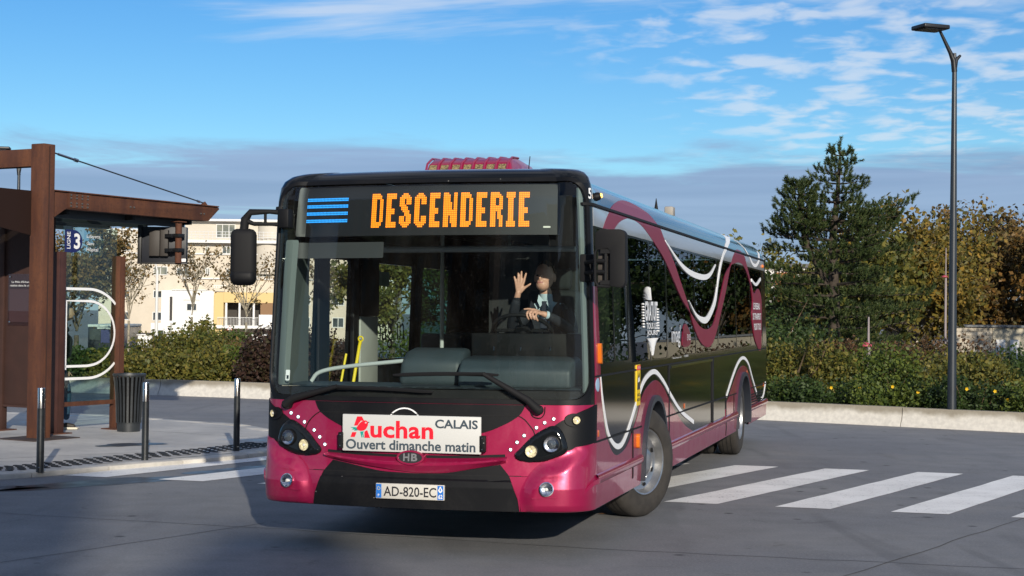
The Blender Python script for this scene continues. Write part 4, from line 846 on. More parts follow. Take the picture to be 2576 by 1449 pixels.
def PB(s, z, off=0.):
    x, y, nx, ny = path(s); fi = lerpt(FI, z); si = sidein(y, z); f0 = min(fi, .22); s0 = min(si, .05)
    i = f0*ny*ny+s0*nx*nx-off; wy = min(1, max(0, 1-(y-YC)/1.2)); wy = wy*wy*(3-2*wy)
    return ((x-nx*i)*(1-(si-s0)/HW), y-ny*i+(fi-f0)*wy, z)
def ys(y, g=1): return g*(SC+(y-YC))
BUS = empty('city_bus'); BUS.matrix_world = Matrix.Translation((BX, BY, 0)) @ Matrix.Rotation(-YAW, 4, 'Z') @ Matrix.Rotation(LEAN, 4, 'Y')
tag(BUS, 'magenta and black city bus facing the camera, orange destination display lit', 'bus')
MAG = mat('magenta_paint', (.33, .0055, .060), .33, metal=.35, coat=.8, var=.06, vs=300)
BLK = mat('black_gloss', (.007, .008, .009), .10, spec=.38); BLM = mat('black_satin', (.005, .0055, .007), .5, spec=.18); BLF = mat('black_matte', (.008, .008, .009), .7, spec=.25)
SIL = mat('silver_paint', (.42, .44, .46), .3, metal=.35, coat=.6); WHT = mat('white_vinyl', (.80, .80, .80), .45); DKR = mat('dark_red_vinyl', (.19, .012, .035), .4, spec=.35)
CHR = mat('chrome', (.75, .75, .76), .12, metal=1); RUB = mat('tyre', (.030, .026, .022), .8, var=.25, vs=9); ORG = mat('amber', (.60, .15, .01), .25, coat=.5)
WSG = glass('windscreen_glass', (.86, .93, .91), gain=.75, dirt=.018); SDG = glass('side_glass', (.14, .18, .16), gain=.62); DRG = glass('driver_glass', (.55, .68, .60), gain=1.); LGL = glass('lamp_glass', (.95, .95, .95))
grime(MAG, .13); grime(BLM, .025, .35)
def scuts(a, b):
    c = []; n = 18
    for g in (-1, 1):
        c += [g*SF*i/10 for i in range(0, 11)]+[g*(SF+(SC-SF)*i/n) for i in range(1, n+1)]+[g*(SC+.07*i) for i in range(1, 7)]
    return [s for s in c if a+1e-4 < s < b-1e-4]
def plate(name, loops, mt, parent=BUS, top=.003, bot=-.004, mirror=False, deg=28):
    """a panel on the body surface: loops of (s,z); top/bot may be functions of (s,z)"""
    if mirror: loops = [[(-s, z) for s, z in l] for l in loops]
    tf_ = top if callable(top) else (lambda s, z: top); bf_ = bot if callable(bot) else (lambda s, z: bot)
    flatv = [p for l in loops for p in l]; tr = tessellate_polygon([[Vector((s, z, 0)) for s, z in l] for l in loops])
    bm = bmesh.new(); vv = [bm.verts.new((s, z, 0)) for s, z in flatv]
    for a, b, c in tr:
        (x0, y0), (x1, y1), (x2, y2) = flatv[a], flatv[b], flatv[c]; ar = (x1-x0)*(y2-y0)-(x2-x0)*(y1-y0)
        if abs(ar) < 1e-10: continue
        try: bm.faces.new((vv[a], vv[b], vv[c]) if ar > 0 else (vv[a], vv[c], vv[b]))
        except ValueError: pass
    sl_ = [p[0] for p in flatv]; zl = [p[1] for p in flatv]
    for s in scuts(min(sl_), max(sl_)): bmesh.ops.bisect_plane(bm, geom=bm.verts[:]+bm.edges[:]+bm.faces[:], plane_co=(s, 0, 0), plane_no=(1, 0, 0), dist=1e-6)
    if callable(top):
        for s in np.arange(min(sl_)+.013, max(sl_)-.006, .013): bmesh.ops.bisect_plane(bm, geom=bm.verts[:]+bm.edges[:]+bm.faces[:], plane_co=(s, 0, 0), plane_no=(1, 0, 0), dist=1e-6)
    zk = [z for z in KN if min(zl)+1e-4 < z < max(zl)-1e-4]
    if callable(top): zk += list(np.arange(min(zl)+.013, max(zl)-.006, .013))
    for z in zk: bmesh.ops.bisect_plane(bm, geom=bm.verts[:]+bm.edges[:]+bm.faces[:], plane_co=(0, z, 0), plane_no=(0, 1, 0), dist=1e-6)
    be = [e for e in bm.edges if len(e.link_faces) == 1]; low = {}
    for e in be:
        for v in e.verts:
            if v not in low: low[v] = bm.verts.new((v.co.x, v.co.y, 1))
    for e in be:
        a, b = e.link_loops[0].vert, e.link_loops[0].link_loop_next.vert
        try: bm.faces.new((b, a, low[a], low[b]))
        except ValueError: pass
    for v in bm.verts:
        s, z = v.co.x, v.co.y; v.co = Vector(PB(s, z, (bf_ if v.co.z > .5 else tf_)(s, z)))
    me = bpy.data.meshes.new(name); bm.to_mesh(me); bm.free()
    return link(name, me, mt, parent, deg)
def sidepl(name, loops, mt, g=1, **k): return plate(name, [[(ys(y, g), z) for y, z in l] for l in loops], mt, **k)
def rrect(x0, x1, z0, z1, r, n=5):
    o = []
    for cx, cz, a0 in ((x1-r, z1-r, 0), (x0+r, z1-r, 90), (x0+r, z0+r, 180), (x1-r, z0+r, 270)):
        o += [(cx+r*cos(radians(a0+90*i/n)), cz+r*sin(radians(a0+90*i/n))) for i in range(n+1)]
    return o
def oval(cx, cz, rx, rz, n=24): return [(cx+rx*cos(2*pi*i/n), cz+rz*sin(2*pi*i/n)) for i in range(n)]
def band(pl, wd):
    wd = wd if isinstance(wd, list) else [wd]*len(pl); a = []; b = []
    for i, p in enumerate(pl):
        u = Vector(pl[max(0, i-1)]); v = Vector(pl[min(len(pl)-1, i+1)]); t = (v-u).normalized() if (v-u).length > 1e-9 else Vector((1, 0)); n = Vector((-t.y, t.x))
        a.append((p[0]+n.x*wd[i]/2, p[1]+n.y*wd[i]/2)); b.append((p[0]-n.x*wd[i]/2, p[1]-n.y*wd[i]/2))
    return a+b[::-1]
ZB, ZT = .33, 2.83
AF, AR = 2.75, 9.20
def arch(yc, hw, top, zb=ZB, n=16):
    o = [(yc-hw, zb)]; r0 = top-hw if top-hw > zb else zb+.12
    for i in range(n+1): a = pi-pi*i/n; o.append((yc+hw*cos(a), r0+(top-r0)*sin(a)))
    return o+[(yc+hw, zb)]
WIN_R = [(.5, .93), (.97, 1.14), (1.40, 1.89), (2.49, 3.58), (3.84, 4.75)]
WIN_L = [(.50, 1.035), (1.075, 1.62), (1.69, 2.62), (2.66, 3.46), (3.53, 5.2), (5.24, 6.9), (6.96, 8.55), (8.6, 10.1), (10.14, 11.5)]
ws_out = rrect(-1.30, 1.345, 1.13, 2.715, .16, 8)
outer = []
for g in (-1, 1):
    pts = [(YL-.02, ZB)] if g < 0 else []
    seq = []
    for a in ([arch(AF, .60, 1.05), arch(AR, .66, 1.04)] if g > 0 else [arch(AR, .66, 1.04)[::-1], arch(AF, .60, 1.05)[::-1]]): seq += [(ys(y, g), z) for y, z in a]
    outer += [(ys(y, g), z) for y, z in pts]+seq
outer += [(ys(YL-.02), ZB), (ys(YL-.02), ZT), (ys(YL-.02, -1), ZT)]
holes = [ws_out]
for a, b in WIN_L: holes.append([(ys(y), z) for y, z in rrect(a, b, 1.36 if a > 1.65 else 1.385, 2.375, .05, 4)])
for a, b in WIN_R: holes.append([(ys(y, -1), z) for y, z in rrect(a, b, .55 if a < 1.9 else 1.33, 2.20, .04, 3)])
plate('body_shell', [outer]+holes, BLK, top=0, bot=-.03)
# roof, rear, floor
rl = [PB(s, ZT) for s in [ys(YL-.02, -1), ys(6, -1)]+sorted(-x for x in scuts(0, SC+.5) if x > 0)+[0]+sorted(x for x in scuts(0, SC+.5) if x > 0)+[ys(6), ys(YL-.02)]]
k = len(rl); MB().add(rl, [tuple(x) for x in tessellate_polygon([[Vector((x, y, 0)) for x, y, z in rl]])]).build('roof', BLK, BUS, 40)
MB().box((-1.25, YL-.045, ZB), (1.25, YL-.02, 2.56)).build('rear_wall', BLK, BUS); MB().box((-1.18, .5, .30), (1.18, 2.05, .36)).box((-.75, 2.05, .30), (.75, 3.45, .361)).box((-1.18, 3.45, .30), (1.18, 8.4, .36)).box((-.7, 8.4, .30), (.7, 10, .361)).build('floor', BLF, BUS)
MB().box((-.98, .55, 2.58), (.98, YL-.05, 2.60)).build('ceiling', mat('ceiling_grey', (.10, .10, .10), .7), BUS)
# glazing
plate('windscreen', [rrect(-1.297, 1.342, 1.133, 2.712, .158, 8)], WSG, top=-.004, bot=-.006)
plate('windscreen_seal', [rrect(-1.33, 1.375, 1.095, 2.745, .18, 8), rrect(-1.30, 1.345, 1.13, 2.715, .16, 8)], BLM, top=.012, bot=-.01)
for i, (a, b) in enumerate(WIN_L): sidepl('side_window', [rrect(a+.003, b-.003, 1.363 if a > 1.65 else 1.388, 2.372, .05, 4)], DRG if i < 2 else SDG, top=-.003, bot=-.005)
for i, (a, b) in enumerate(WIN_R): sidepl('door_window' if i < 3 else 'side_window', [rrect(a+.003, b-.003, .553 if a < 1.9 else 1.333, 2.197, .04, 3)], glass('door_glass', (.90, .93, .90)) if i < 3 else (glass('far_side_glass', (.62, .78, .70)) if i < 4 else glass('green_glass', (.10, .26, .20))), g=-1, top=-.003, bot=-.005)
# ---- front fascia colours
def sym(p): return p+[(-s, z) for s, z in p[::-1]]
FB = .585
flap = [(-1.44, FB), (1.44, FB), (1.44, 1.09), (-1.44, 1.09)]
plate('front_panel', [[(-.99, FB), (.99, FB), (1.40, .80), (1.44, .80), (1.44, 1.092), (-1.44, 1.092), (-1.44, .80), (-1.40, .80)]], MAG, top=.004)
topb = cr([(.823, 1.091), (.79, 1.03), (.735, .985), (.66, .945), (.53, .893), (.30, .845), (0, .825)], 5); plate('bonnet_black', [topb+[(-s, z) for s, z in topb[-2::-1]]], BLM, top=.008)
lowb = cr([(.645, .664), (.518, .643), (.261, .599), (.063, .590), (0, .589)], 5); plate('lower_black', [[(.712, .586)]+lowb+[(-s, z) for s, z in lowb[-2::-1]]+[(-.712, .586)]], BLM, top=.007)
for mir in (False, True):
    plate('corner_black', [cr([(1.395, 1.092), (1.243, 1.045), (1.096, .982), (.973, .912), (.872, .862)], 4)+[(.90, .72), (.99, .70), (1.13, .77), (1.42, .82), (1.43, 1.092)]], BLM, top=.009, mirror=mir)
    hs_ = cr([(.747, .735), (.79, .785), (.872, .867), (.96, .924), (1.023, .947), (1.081, .926), (1.124, .851), (1.13, .764), (1.026, .714), (.931, .690), (.79, .696)], 10, True)
    cxh, czh = .95, .80
    def htop(s, z, sg=-1 if mir else 1):
        d = min(math.hypot(sg*s-a, z-b) for a, b in hs_); return .012+.030*min(1, d/.035)**.5
    plate('headlight_housing', [hs_], BLK, top=htop, mirror=mir, deg=60)
    # corner bumper, bulged
    cb_ = cr([(1.20, .795), (1.13, .755), (1.026, .705), (.935, .678), (.855, .600), (.80, .50), (.79, .42), (.80, .335)], 4)
    cpl = [Vector(p) for p in cb_]
    def ctop(s, z, sg=-1 if mir else 1):
        p = Vector((sg*s, z)); d = 9.
        for a, b in zip(cpl, cpl[1:]):
            ab = b-a; t = max(0, min(1, (p-a).dot(ab)/max(1e-9, ab.dot(ab)))); d = min(d, (p-a-ab*t).length)
        t = min(1, d/.11); g_ = .012+.042*t*t*(3-2*t); lowr = min(1, max(0, (z-.335)/.045)); g_ *= .55+.45*lowr**.5
        u = min(1, max(.0, (1.42-sg*s)/.30)); g_ = .006+(g_-.006)*u*u*(3-2*u)
        br_ = math.exp(-((z-.565-.10*(sg*s-.95))/.016)**2)*min(1, max(0, (sg*s-.88)/.05))*min(1, max(0, (1.10-sg*s)/.08)); return g_-.005*br_
    plate('corner_bumper', [cb_+[(1.42, .335), (1.42, .822), (1.30, .808)]], MAG, top=ctop, mirror=mir, deg=60)
    # indicator pod
    plate('indicator_pod', [oval(1.19, .988, .075, .047)], BLM, top=.022, mirror=mir)
plate('bumper_centre', [sym([(.712, .583), (.722, .56), (.775, .42), (.787, .335)])], BLM, top=lambda s, z: .022 if z < .545 else .010)
for mir in (False, True): plate('bumper_inlay', [[(.714, .583), (.845, .583), (.80, .50), (.789, .42), (.795, .335), (.79, .335), (.777, .42), (.724, .56)]], MAG, top=.012, mirror=mir)
for pl in ([(-.80, .585), (.80, .585)], cr([(-.895, .87), (-.885, .905), (-.859, .947), (-.82, .985), (-.778, 1.012)], 4)+[(-.4, 1.013), (.4, 1.013)]+cr([(.778, 1.012), (.82, .985), (.86, .94), (.885, .905), (.895, .87)], 4)): plate('panel_gap', [band(pl, .006)], BLF, top=.0105)
# mouth lip
lt = cr([(-.71, .722), (-.35, .705), (0, .70), (.35, .705), (.70, .722)], 6); lb_ = cr([(-.685, .684), (-.451, .648), (-.099, .606), (.063, .594), (.261, .603), (.518, .645), (.684, .674)], 6)
def lip(s, z):
    zt = .70+.022*(s/.7)**2; zb = .594+.085*(s/.68)**2; t = (zt-z)/max(.01, zt-zb); return .008+.045*max(0, min(1, t*3.2)) if t < .5 else .053-.04*max(0, (t-.5)/.5)
plate('grille_lip', [lt+lb_[::-1]], MAG, top=lip, deg=40); plate('lip_recess', [band(cr([(-.69, .727), (-.35, .712), (0, .708), (.35, .712), (.68, .727)], 6), .022)], BLF, top=.0095)
fn_ = lambda o: (lambda u, v: PB(u, v, o))
plate('emblem_ring', [oval(-.008, .704, .104, .052, 30), oval(-.008, .704, .090, .040, 30)], MAG, top=.068, bot=0); plate('emblem', [oval(-.008, .704, .092, .042, 30)], mat('emblem_dark', (.10, .10, .11), .25, metal=.7), top=.062, bot=0)
text('emblem_letters', 'H', -.062, .678, -.015, .733, fn_(.065), mat('emblem_silver', (.22, .22, .23), .35, metal=.2), BUS, .03); text('emblem_letters', 'B', -.002, .678, .045, .733, fn_(.065), MATS['emblem_silver'], BUS, .03)
ring = arcp(-.085, .918, .137, .137, 0, 360, 40); plate('ring_logo', [arcp(-.085, .918, .141, .141, 0, 360, 40)[:-1], arcp(-.085, .918, .131, .131, 0, 360, 40)[:-1]], WHT, top=.0095)
# ---- lamps
def nrm(s, z, off=0.):
    p = Vector(PB(s, z, off)); a = Vector(PB(s+.004, z, off))-p; b = Vector(PB(s, z+.004, off))-p; n = a.cross(b).normalized(); q = n.to_track_quat('Z', 'Y').to_matrix().to_4x4(); q.translation = p; return q
BOWL = mat('reflector', (.60, .60, .62), .14, metal=1, var=.35, vs=45); LENSG = mat('lens_dark', (.06, .07, .08), .05, coat=1); BULB = mat('bulb_warm', (.80, .62, .38), .2, coat=1, var=.5, vs=60)
def lamp(name, s, z, r, off, kind, parent=BUS):
    q = nrm(s, z, off); o = MB().lathe([(r*1.18, -.01), (r*1.16, .006), (r*1.02, .008), (r, 0)], 28, q).build(name, BLM if kind != 'fog' else CHR, parent, 40)
    MB().lathe([(r, .0), (r*.85, -.003), (r*.55, -.006), (r*.3, -.008), (0, -.0085)], 28, q).build('reflector', BULB if kind == 'amber' else BOWL, o, 60)
    if kind == 'main': MB().lathe([(r*.62, -.006), (r*.58, .000), (r*.40, .006), (0, .010)], 24, q).build('projector_lens', LENSG, o, 60)
    else: MB().lathe([(r*.26, -.008), (r*.24, .002), (0, .006)], 14, q).build('bulb', mat('bulb_clear', (.82, .80, .74), .1, coat=1), o, 60)
    MB().lathe([(r*1.0, .003), (r*.8, .010), (r*.45, .015), (0, .017)], 28, q).build('lens', LGL, o, 60); return o
LEDM = mat('led_white', (.75, 1, .95), .3, emit=2.2)
for g in (-1, 1):
    lamp('headlight', g*1.015, .818, .054, .053, 'main'); lamp('headlight', g*.872, .766, .042, .053, 'amber'); lamp('indicator_lamp', g*1.20, .988, .028, .032, 'amber'); lamp('fog_lamp', g*.985, .503, .045, .064, 'fog')
    for s, z in ((1.028, .994), (.963, .967), (.904, .931), (.816, .874), (.765, .825), (.718, .772)): q = nrm(g*s, z, .004); o = MB().lathe([(.016, 0), (.015, .005), (0, .006)], 14, q).build('marker_led', CHR, BUS, 40); MB().lathe([(.010, .006), (.008, .009), (0, .010)], 10, q).build('led', LEDM, o, 40)
    plate('fog_brow', [band(cr([(g*.88, .435), (g*.93, .437), (g*1.0, .445), (g*1.05, .44)], 4), .010)], MAG, top=.060, bot=.02)
# ---- number plate
PL = lambda o: (lambda u, v: (u, -.045-o, v))
NP = box('number_plate', (-.266, -.045, .404), (.254, -.02, .514), mat('plate_white', (.54, .52, .47), .45), BUS, bevel=.004)
BLU = mat('plate_blue', (.02, .16, .55), .4); TXT = mat('ink', (.02, .02, .025), .5)
MB().box((-.262, -.0475, .409), (-.222, -.0455, .509)).build('euro_band', BLU, NP); MB().box((.205, -.0475, .409), (.249, -.0455, .509)).build('region_band', BLU, NP)
text('plate_text', 'AD-820-EC', -.205, .423, .195, .494, PL(.001), TXT, NP, .014); text('plate_text', 'F', -.248, .42, -.236, .437, PL(.004), WHT, NP, .01); text('plate_text', '62', .212, .416, .243, .447, PL(.004), WHT, NP, .02)
poly('region_mark', cr([(.227, .458), (.243, .475), (.236, .490), (.227, .505), (.218, .490), (.211, .475)], 4, True), PL(.004), WHT, NP); poly('region_mark', cr([(.227, .468), (.232, .48), (.227, .494), (.222, .48)], 3, True), PL(.005), BLU, NP)
for i in range(12): a = 2*pi*i/12; poly('star', oval(-.242+.011*cos(a), .478+.011*sin(a), .0022, .0022, 6), PL(.004), mat('star_yellow', (.8, .65, .05), .5), NP)
# ---- advertising board
AD = MB().box((-.543, -.005, .738), (.513, .018, 1.006)).build('advert_board', mat('board_white', (.55, .55, .53), .45), BUS, bevel=.006)
AF_ = lambda o: (lambda u, v: (u, -.0055-o, v))
for xa, xb in ((-.575, -.535), (.505, .547)):
    br = MB().box((xa, -.012, .755), (xb, .03, .872)).build('bracket', BLM, AD, bevel=.004)
    for zz in (.775, .855): MB().lathe([(.006, 0), (.005, .003), (0, .004)], 10, Matrix.Translation(((xa+xb)/2, -.012, zz)) @ Matrix.Rotation(pi/2, 4, 'X')).build('rivet', CHR, br)
RED = mat('logo_red', (.72, .012, .03), .4); GRN = mat('logo_green', (.0, .30, .25), .4); INK = mat('board_ink', (.045, .065, .085), .5)
for i, ch in enumerate(['u', 'c', 'h', 'a', 'n']):
    x0 = -.325+i*.0985; text('brand_letter', ch, x0, .838, x0+.088, .925 if ch != 'h' else .965, AF_(.001), RED, AD, .028)
LGX = lambda o: (lambda u, v: (-.543+(u-897)*.000682, -.0055-o, 1.006-(v-223-.024*(u-897))*.000643))
poly('brand_letter', [(1065, 252), (1120, 252), (1145, 300), (1110, 300), (1085, 330), (1070, 355), (1030, 355)], LGX(.001), RED, AD); poly('brand_letter', [(1010, 430), (1060, 430), (1040, 485), (990, 485)], LGX(.001), RED, AD); poly('brand_letter', [(1150, 425), (1180, 405), (1215, 495), (1150, 495)], LGX(.001), RED, AD)
poly('brand_bird', cr([(1055, 395), (1085, 340), (1125, 305), (1165, 298), (1190, 320), (1185, 360), (1160, 400), (1120, 415), (1080, 408)], 4, True), LGX(.0015), RED, AD)
poly('brand_bird', [(1190, 312), (1208, 318), (1190, 326)], LGX(.0015), TXT, AD); poly('brand_bird', oval(1165, 322, 10, 8, 12), LGX(.002), WHT, AD); poly('brand_bird', oval(1166, 322, 5, 4, 10), LGX(.0025), TXT, AD)
poly('brand_tail', [(990, 372), (1060, 375), (1075, 408), (1030, 415), (1045, 400), (1005, 400), (1025, 388)], LGX(.0015), GRN, AD); poly('brand_legs', [(1100, 425), (1145, 420), (1135, 440), (1147, 490), (1138, 490), (1122, 440), (1128, 490), (1118, 490), (1105, 440)], LGX(.0015), GRN, AD)
text('board_text', 'CALAIS', .17, .918, .492, .982, AF_(.001), INK, AD, .026); text('board_text', 'Ouvert dimanche matin', -.515, .752, .475, .826, AF_(.001), INK, AD, .024)
# ---- destination display behind the glass
dpl = plate('destination_display', [rrect(-1.19, 1.12, 2.325, 2.70, .02, 3)], mat('display_black', (.006, .006, .007), .5), top=-.05, bot=-.12)
AMB = mat('led_amber', (1., .235, .006), .5, emit=1.0); BLE = mat('led_blue', (.02, .25, .70), .5, emit=1.0)
def glyph(ch):
    G_ = {}
    def t(r, c):
        top = r < 3; bo = r > 14
        if ch == 'E': return c < 3 or top or bo or (8 <= r <= 10 and c < 5)
        if ch == 'I': return top or bo or 1 <= c <= 3
        if ch == 'D':
            if c == 6 and (r < 3 or r > 14): return False
            if c == 5 and (r < 1 or r > 16): return False
            return c < 3 or top or bo or c > 4-(.5 if False else 0)
        if ch == 'N': return c < 2.5 or c > 5 or abs(c-(1.5+r/17*4.2)) < 1.3
        if ch == 'R':
            if r < 10: return (c < 3 or top or 7 <= r <= 9 or c > 4-0) and not (c == 6 and (r < 2 or r > 8)) and not (c == 5 and r < 1)
            return c < 3 or (c >= 3+(r-9)*.22 and c <= 5.2+(r-9)*.3)
        if ch == 'C':
            if (c in (0, 6)) and (r < 2 or r > 15): return False
            if (c in (1, 5)) and (r < 1 or r > 16): return False
            return top or bo or c < 3 or (c > 3 and (r < 6 or r > 11))
        if ch == 'S':
            if (c in (0, 6)) and (r < 2 or r > 15): return False
            if (c in (1, 5)) and (r < 1 or r > 16): return False
            if top or bo: return True
            if r < 6: return c < 3 or c > 3
            if r < 12: return abs(c-(1.5+(r-5.5)*.55)) < 1.9
            return c > 3 or c < 3
    return t
WD = dict(E=6, I=5, D=7, N=8, R=7, C=7, S=7); X_ = -.445; pitch = .01385; dm_ = MB(); bmx_ = MB()
def dot(m, s, z, h): p = [PB(s+a*h, z+b*h, -.046) for a, b in ((-1, -1), (1, -1), (1, 1), (-1, 1))]; m.add(p, [(0, 1, 2, 3)])
for ch in 'DESCENDERIE':
    g_ = glyph(ch)
    for c in range(WD[ch]):
        for r in range(18):
            if g_(r, c): dot(dm_, X_+c*pitch, 2.634-r*.0143, .0058)
    X_ += (WD[ch]+2)*pitch
tag(dm_.build('amber_leds', AMB, dpl), kind='stuff')
for zb in (2.604, 2.553, 2.498, 2.442):
    for r in (0, 1):
        for c in range(29): dot(bmx_, -1.028+c*.0129, zb+(r-.5)*.0135, .0052)
tag(bmx_.build('blue_leds', BLE, dpl), kind='stuff')
plate('maker_label', [rrect(.93, .985, 2.375, 2.388, .003, 2)], mat('label_cream', (.6, .58, .5), .5), top=-.045, bot=-.049, parent=dpl)
sv = MB().tube([(x, .95, 2.252) for x in np.linspace(-.58, .98, 12)], .026, 10).build('sun_blind', mat('blind_grey', (.30, .31, .31), .5), BUS, 50)
MB().box((.90, .415, 2.245), (1.165, .43, 2.62)).build('face_shade_panel', mat('shade_panel_black', (.006, .006, .007), .8, spec=.2), BUS, bevel=.006)  # added panel, placed to shade the upper part of the driver's face
plate('blind_shade', [rrect(-1.22, -.36, 2.16, 2.28, .01, 2)], mat('shade_grey', (.03, .032, .033), .6), top=-.10, bot=-.11)
# ---- wipers
def wiper(piv, k1, k2, b0, b1):
    o = MB().tube([PB(*piv, .05), PB(*k1, .055), PB(*k2, .045)], [.036, .028, .017], 8).build('wiper', BLF, BUS, 50)
    MB().lathe([(.035, 0), (.034, .05), (.02, .062), (0, .064)], 18, nrm(*piv, .005)).build('pivot', BLF, o, 40); n = 10
    MB().tube([PB(b0[0]+(b1[0]-b0[0])*i/n, b0[1]+(b1[1]-b0[1])*i/n+.010*sin(pi*i/n), .024) for i in range(n+1)], [.008]+[.015]*(n-1)+[.008], 6).build('blade', BLF, o, 50)
    MB().tube([PB(*k2, .045), PB((b0[0]*.55+b1[0]*.45), (b0[1]+b1[1])/2+.012, .030)], [.012, .008], 6).build('blade_arm', BLF, o, 50)
wiper((.92, 1.057), (.84, 1.13), (.511, 1.313), (.621, 1.304), (-.179, 1.292)); wiper((-1.058, 1.056), (-.983, 1.11), (-.623, 1.202), (-.72, 1.19), (.133, 1.174))
tube('washer_hose', [PB(s, z, .012) for s, z in cr([(.965, 1.08), (.96, 1.03), (.93, 1.0), (.88, 1.01), (.86, 1.045)], 4)], .004, BLF, BUS, 6)
# ---- mirrors
def rbox(name, c, h, mt, parent, bv, rz=0.):
    o = MB().box((-h[0], -h[1], -h[2]), h).build(name, mt, parent, bevel=bv, smooth_deg=50); o.location = c; o.rotation_euler = (0, 0, rz); return o
MR = empty('mirror'); MR.parent = BUS
rbox('mirror_housing', (-1.415, .15, 2.165), (.098, .06, .215), BLF, MR, .05, .25); rbox('mirror_lower_cap', (-1.415, .148, 2.015), (.096, .064, .06), BLM, MR, .045, .25)
MB().tube([(-1.415, .15, 2.36), (-1.405, .15, 2.45), (-1.36, .15, 2.505), (-1.22, .18, 2.51), (-1.08, .22, 2.50)], [.035, .034, .026, .018, .022], 10).tube([(-1.395, .15, 2.44), (-1.33, .155, 2.415), (-1.2, .185, 2.415), (-1.09, .22, 2.41)], [.022, .015, .014, .02], 8).tube([(-1.25, .175, 2.41), (-1.25, .175, 2.51)], .012, 6).build('mirror_arm', BLF, MR, 50)
MB().box((-1.15, .17, 2.385), (-1.06, .27, 2.53)).build('mirror_bracket', BLM, MR, bevel=.012)
MR2 = empty('mirror'); MR2.parent = BUS; mx = 1.437; my = .10
MB().prism(rrect(mx-.108, mx+.108, 2.165, 2.345, .045, 5)[0:12]+[(mx-.108, 2.21), (mx-.02, 2.215), (mx, 2.19), (mx, 1.945)]+rrect(mx-.02, mx+.108, 1.935, 2.1, .045, 5)[-6:], lambda u, v: (u, my-.05, v), lambda u, v: (u, my+.05, v)).build('mirror_housing', BLF, MR2, bevel=.018, smooth_deg=50)
MB().box((mx-.10, my+.0, 1.945), (mx+.02, my+.045, 2.22)).build('mirror_back', mat('back_brown', (.06, .05, .042), .6, var=.3, vs=20), MR2, bevel=.01)
tube('mirror_frame', [(mx-.02, my-.04, 2.215), (mx-.095, my-.04, 2.21), (mx-.108, my-.04, 2.18), (mx-.108, my-.04, 1.98), (mx-.09, my-.04, 1.945), (mx, my-.04, 1.94)], .010, BLF, MR2, 8)
MB().tube([(mx-.035, my-.03, 1.965), (mx-.035, my-.03, 2.19)], .014, 8).box((mx-.07, my-.045, 2.175), (mx, my-.01, 2.205)).box((mx-.07, my-.045, 1.955), (mx, my-.01, 1.985)).tube([(1.20, .30, 2.118), (mx-.1, my-.02, 2.122), (mx-.03, my-.03, 2.122)], .016, 8).tube([(1.20, .30, 2.045), (mx-.1, my-.02, 2.045), (mx-.03, my-.03, 2.045)], .016, 8).build('mirror_arm', BLF, MR2, 40)
MB().box((1.17, .27, 1.98), (1.27, .34, 2.18)).build('mirror_bracket', BLF, MR2, bevel=.01)
# ---- left flank livery
mtop = [(.345, 1.95), (.47, 1.95)]+cr([(.505, 1.30), (.55, 1.10), (.68, .87), (.80, .785), (.95, .70), (1.13, .662), (1.38, .674), (1.56, .71), (1.73, .782), (1.95, .90), (2.1, 1.012), (2.35, 1.118), (2.80, 1.177), (3.19, 1.107), (3.49, .991), (3.9, .84), (4.4, .69), (5.0, .58), (5.4, .55)], 4)+[(7.5, .55), (7.52, .70)]+cr([(7.7, .76), (8.2, .93), (8.7, 1.08), (9.2, 1.12), (9.7, 1.04), (10.3, .78), (10.7, .63), (11.0, .56), (11.96, .53)], 4)
bot_ = [(11.96, .335)]+arch(AR, .66, 1.04, .335)[::-1]+arch(AF, .60, 1.05, .335)[::-1]+[(.345, .335)]
sidepl('magenta_flank', [mtop+bot_], MAG, top=.003)
bot2 = [(.345, .335)]+arch(AF, .60, 1.05, .335)+arch(AR, .66, 1.04, .335)+[(11.96, .335)]
sidepl('magenta_flank', [bot2+[(11.96, .55), (10.0, .60), (9.95, 1.0), (8.45, 1.0), (8.4, .6), (3.5, .6), (3.45, 1.1), (2.05, 1.1), (2.0, .6), (.345, .6)]], MAG, g=-1, top=.003)
for g in (1, -1): sidepl('silver_band', [[(.40, 2.392), (11.96, 2.40), (11.96, 2.535), (.40, 2.535)]], SIL, g=g, top=.003)
for g in (1, -1): sidepl('gutter', [[(.25, 2.536), (11.96, 2.542), (11.96, 2.562), (.25, 2.556)]], BLF, g=g, top=.018)
o1 = cr([(.73, 2.391), (.86, 2.47), (1.06, 2.555), (1.45, 2.64), (1.95, 2.69), (2.45, 2.685), (2.9, 2.63), (3.23, 2.536), (3.49, 2.425), (3.91, 2.272), (4.31, 2.077), (4.74, 1.86), (5.1, 1.63), (5.51, 1.473), (5.96, 1.411), (6.35, 1.436), (6.75, 1.57), (7.18, 1.788), (7.69, 2.059), (8.0, 2.26), (8.36, 2.45), (8.75, 2.56), (9.15, 2.586), (9.55, 2.537), (9.97, 2.343), (10.5, 2.06)], 4)
i1 = cr([(1.12, 2.40), (1.37, 2.477), (1.71, 2.527), (2.01, 2.529), (2.41, 2.49), (2.94, 2.378), (3.4, 2.264), (3.88, 2.088), (4.38, 1.9), (4.95, 1.76), (5.47, 1.639), (6.0, 1.60), (6.49, 1.647), (6.89, 1.813), (7.33, 2.052), (7.7, 2.24), (8.21, 2.36), (8.61, 2.40), (9.01, 2.422), (9.42, 2.40), (9.83, 2.309), (10.25, 2.13)], 4)
sidepl('red_swoosh', [o1+i1[::-1]], DKR, top=.0055)
sidepl('red_swoosh', [cr([(10.25, 2.15), (10.6, 2.05), (11.1, 2.13), (11.46, 1.966), (11.32, 1.485), (11.21, 1.30), (10.95, 1.285), (10.45, 1.464), (10.25, 1.77), (10.38, 1.954)], 4, True)], DKR, top=.006)
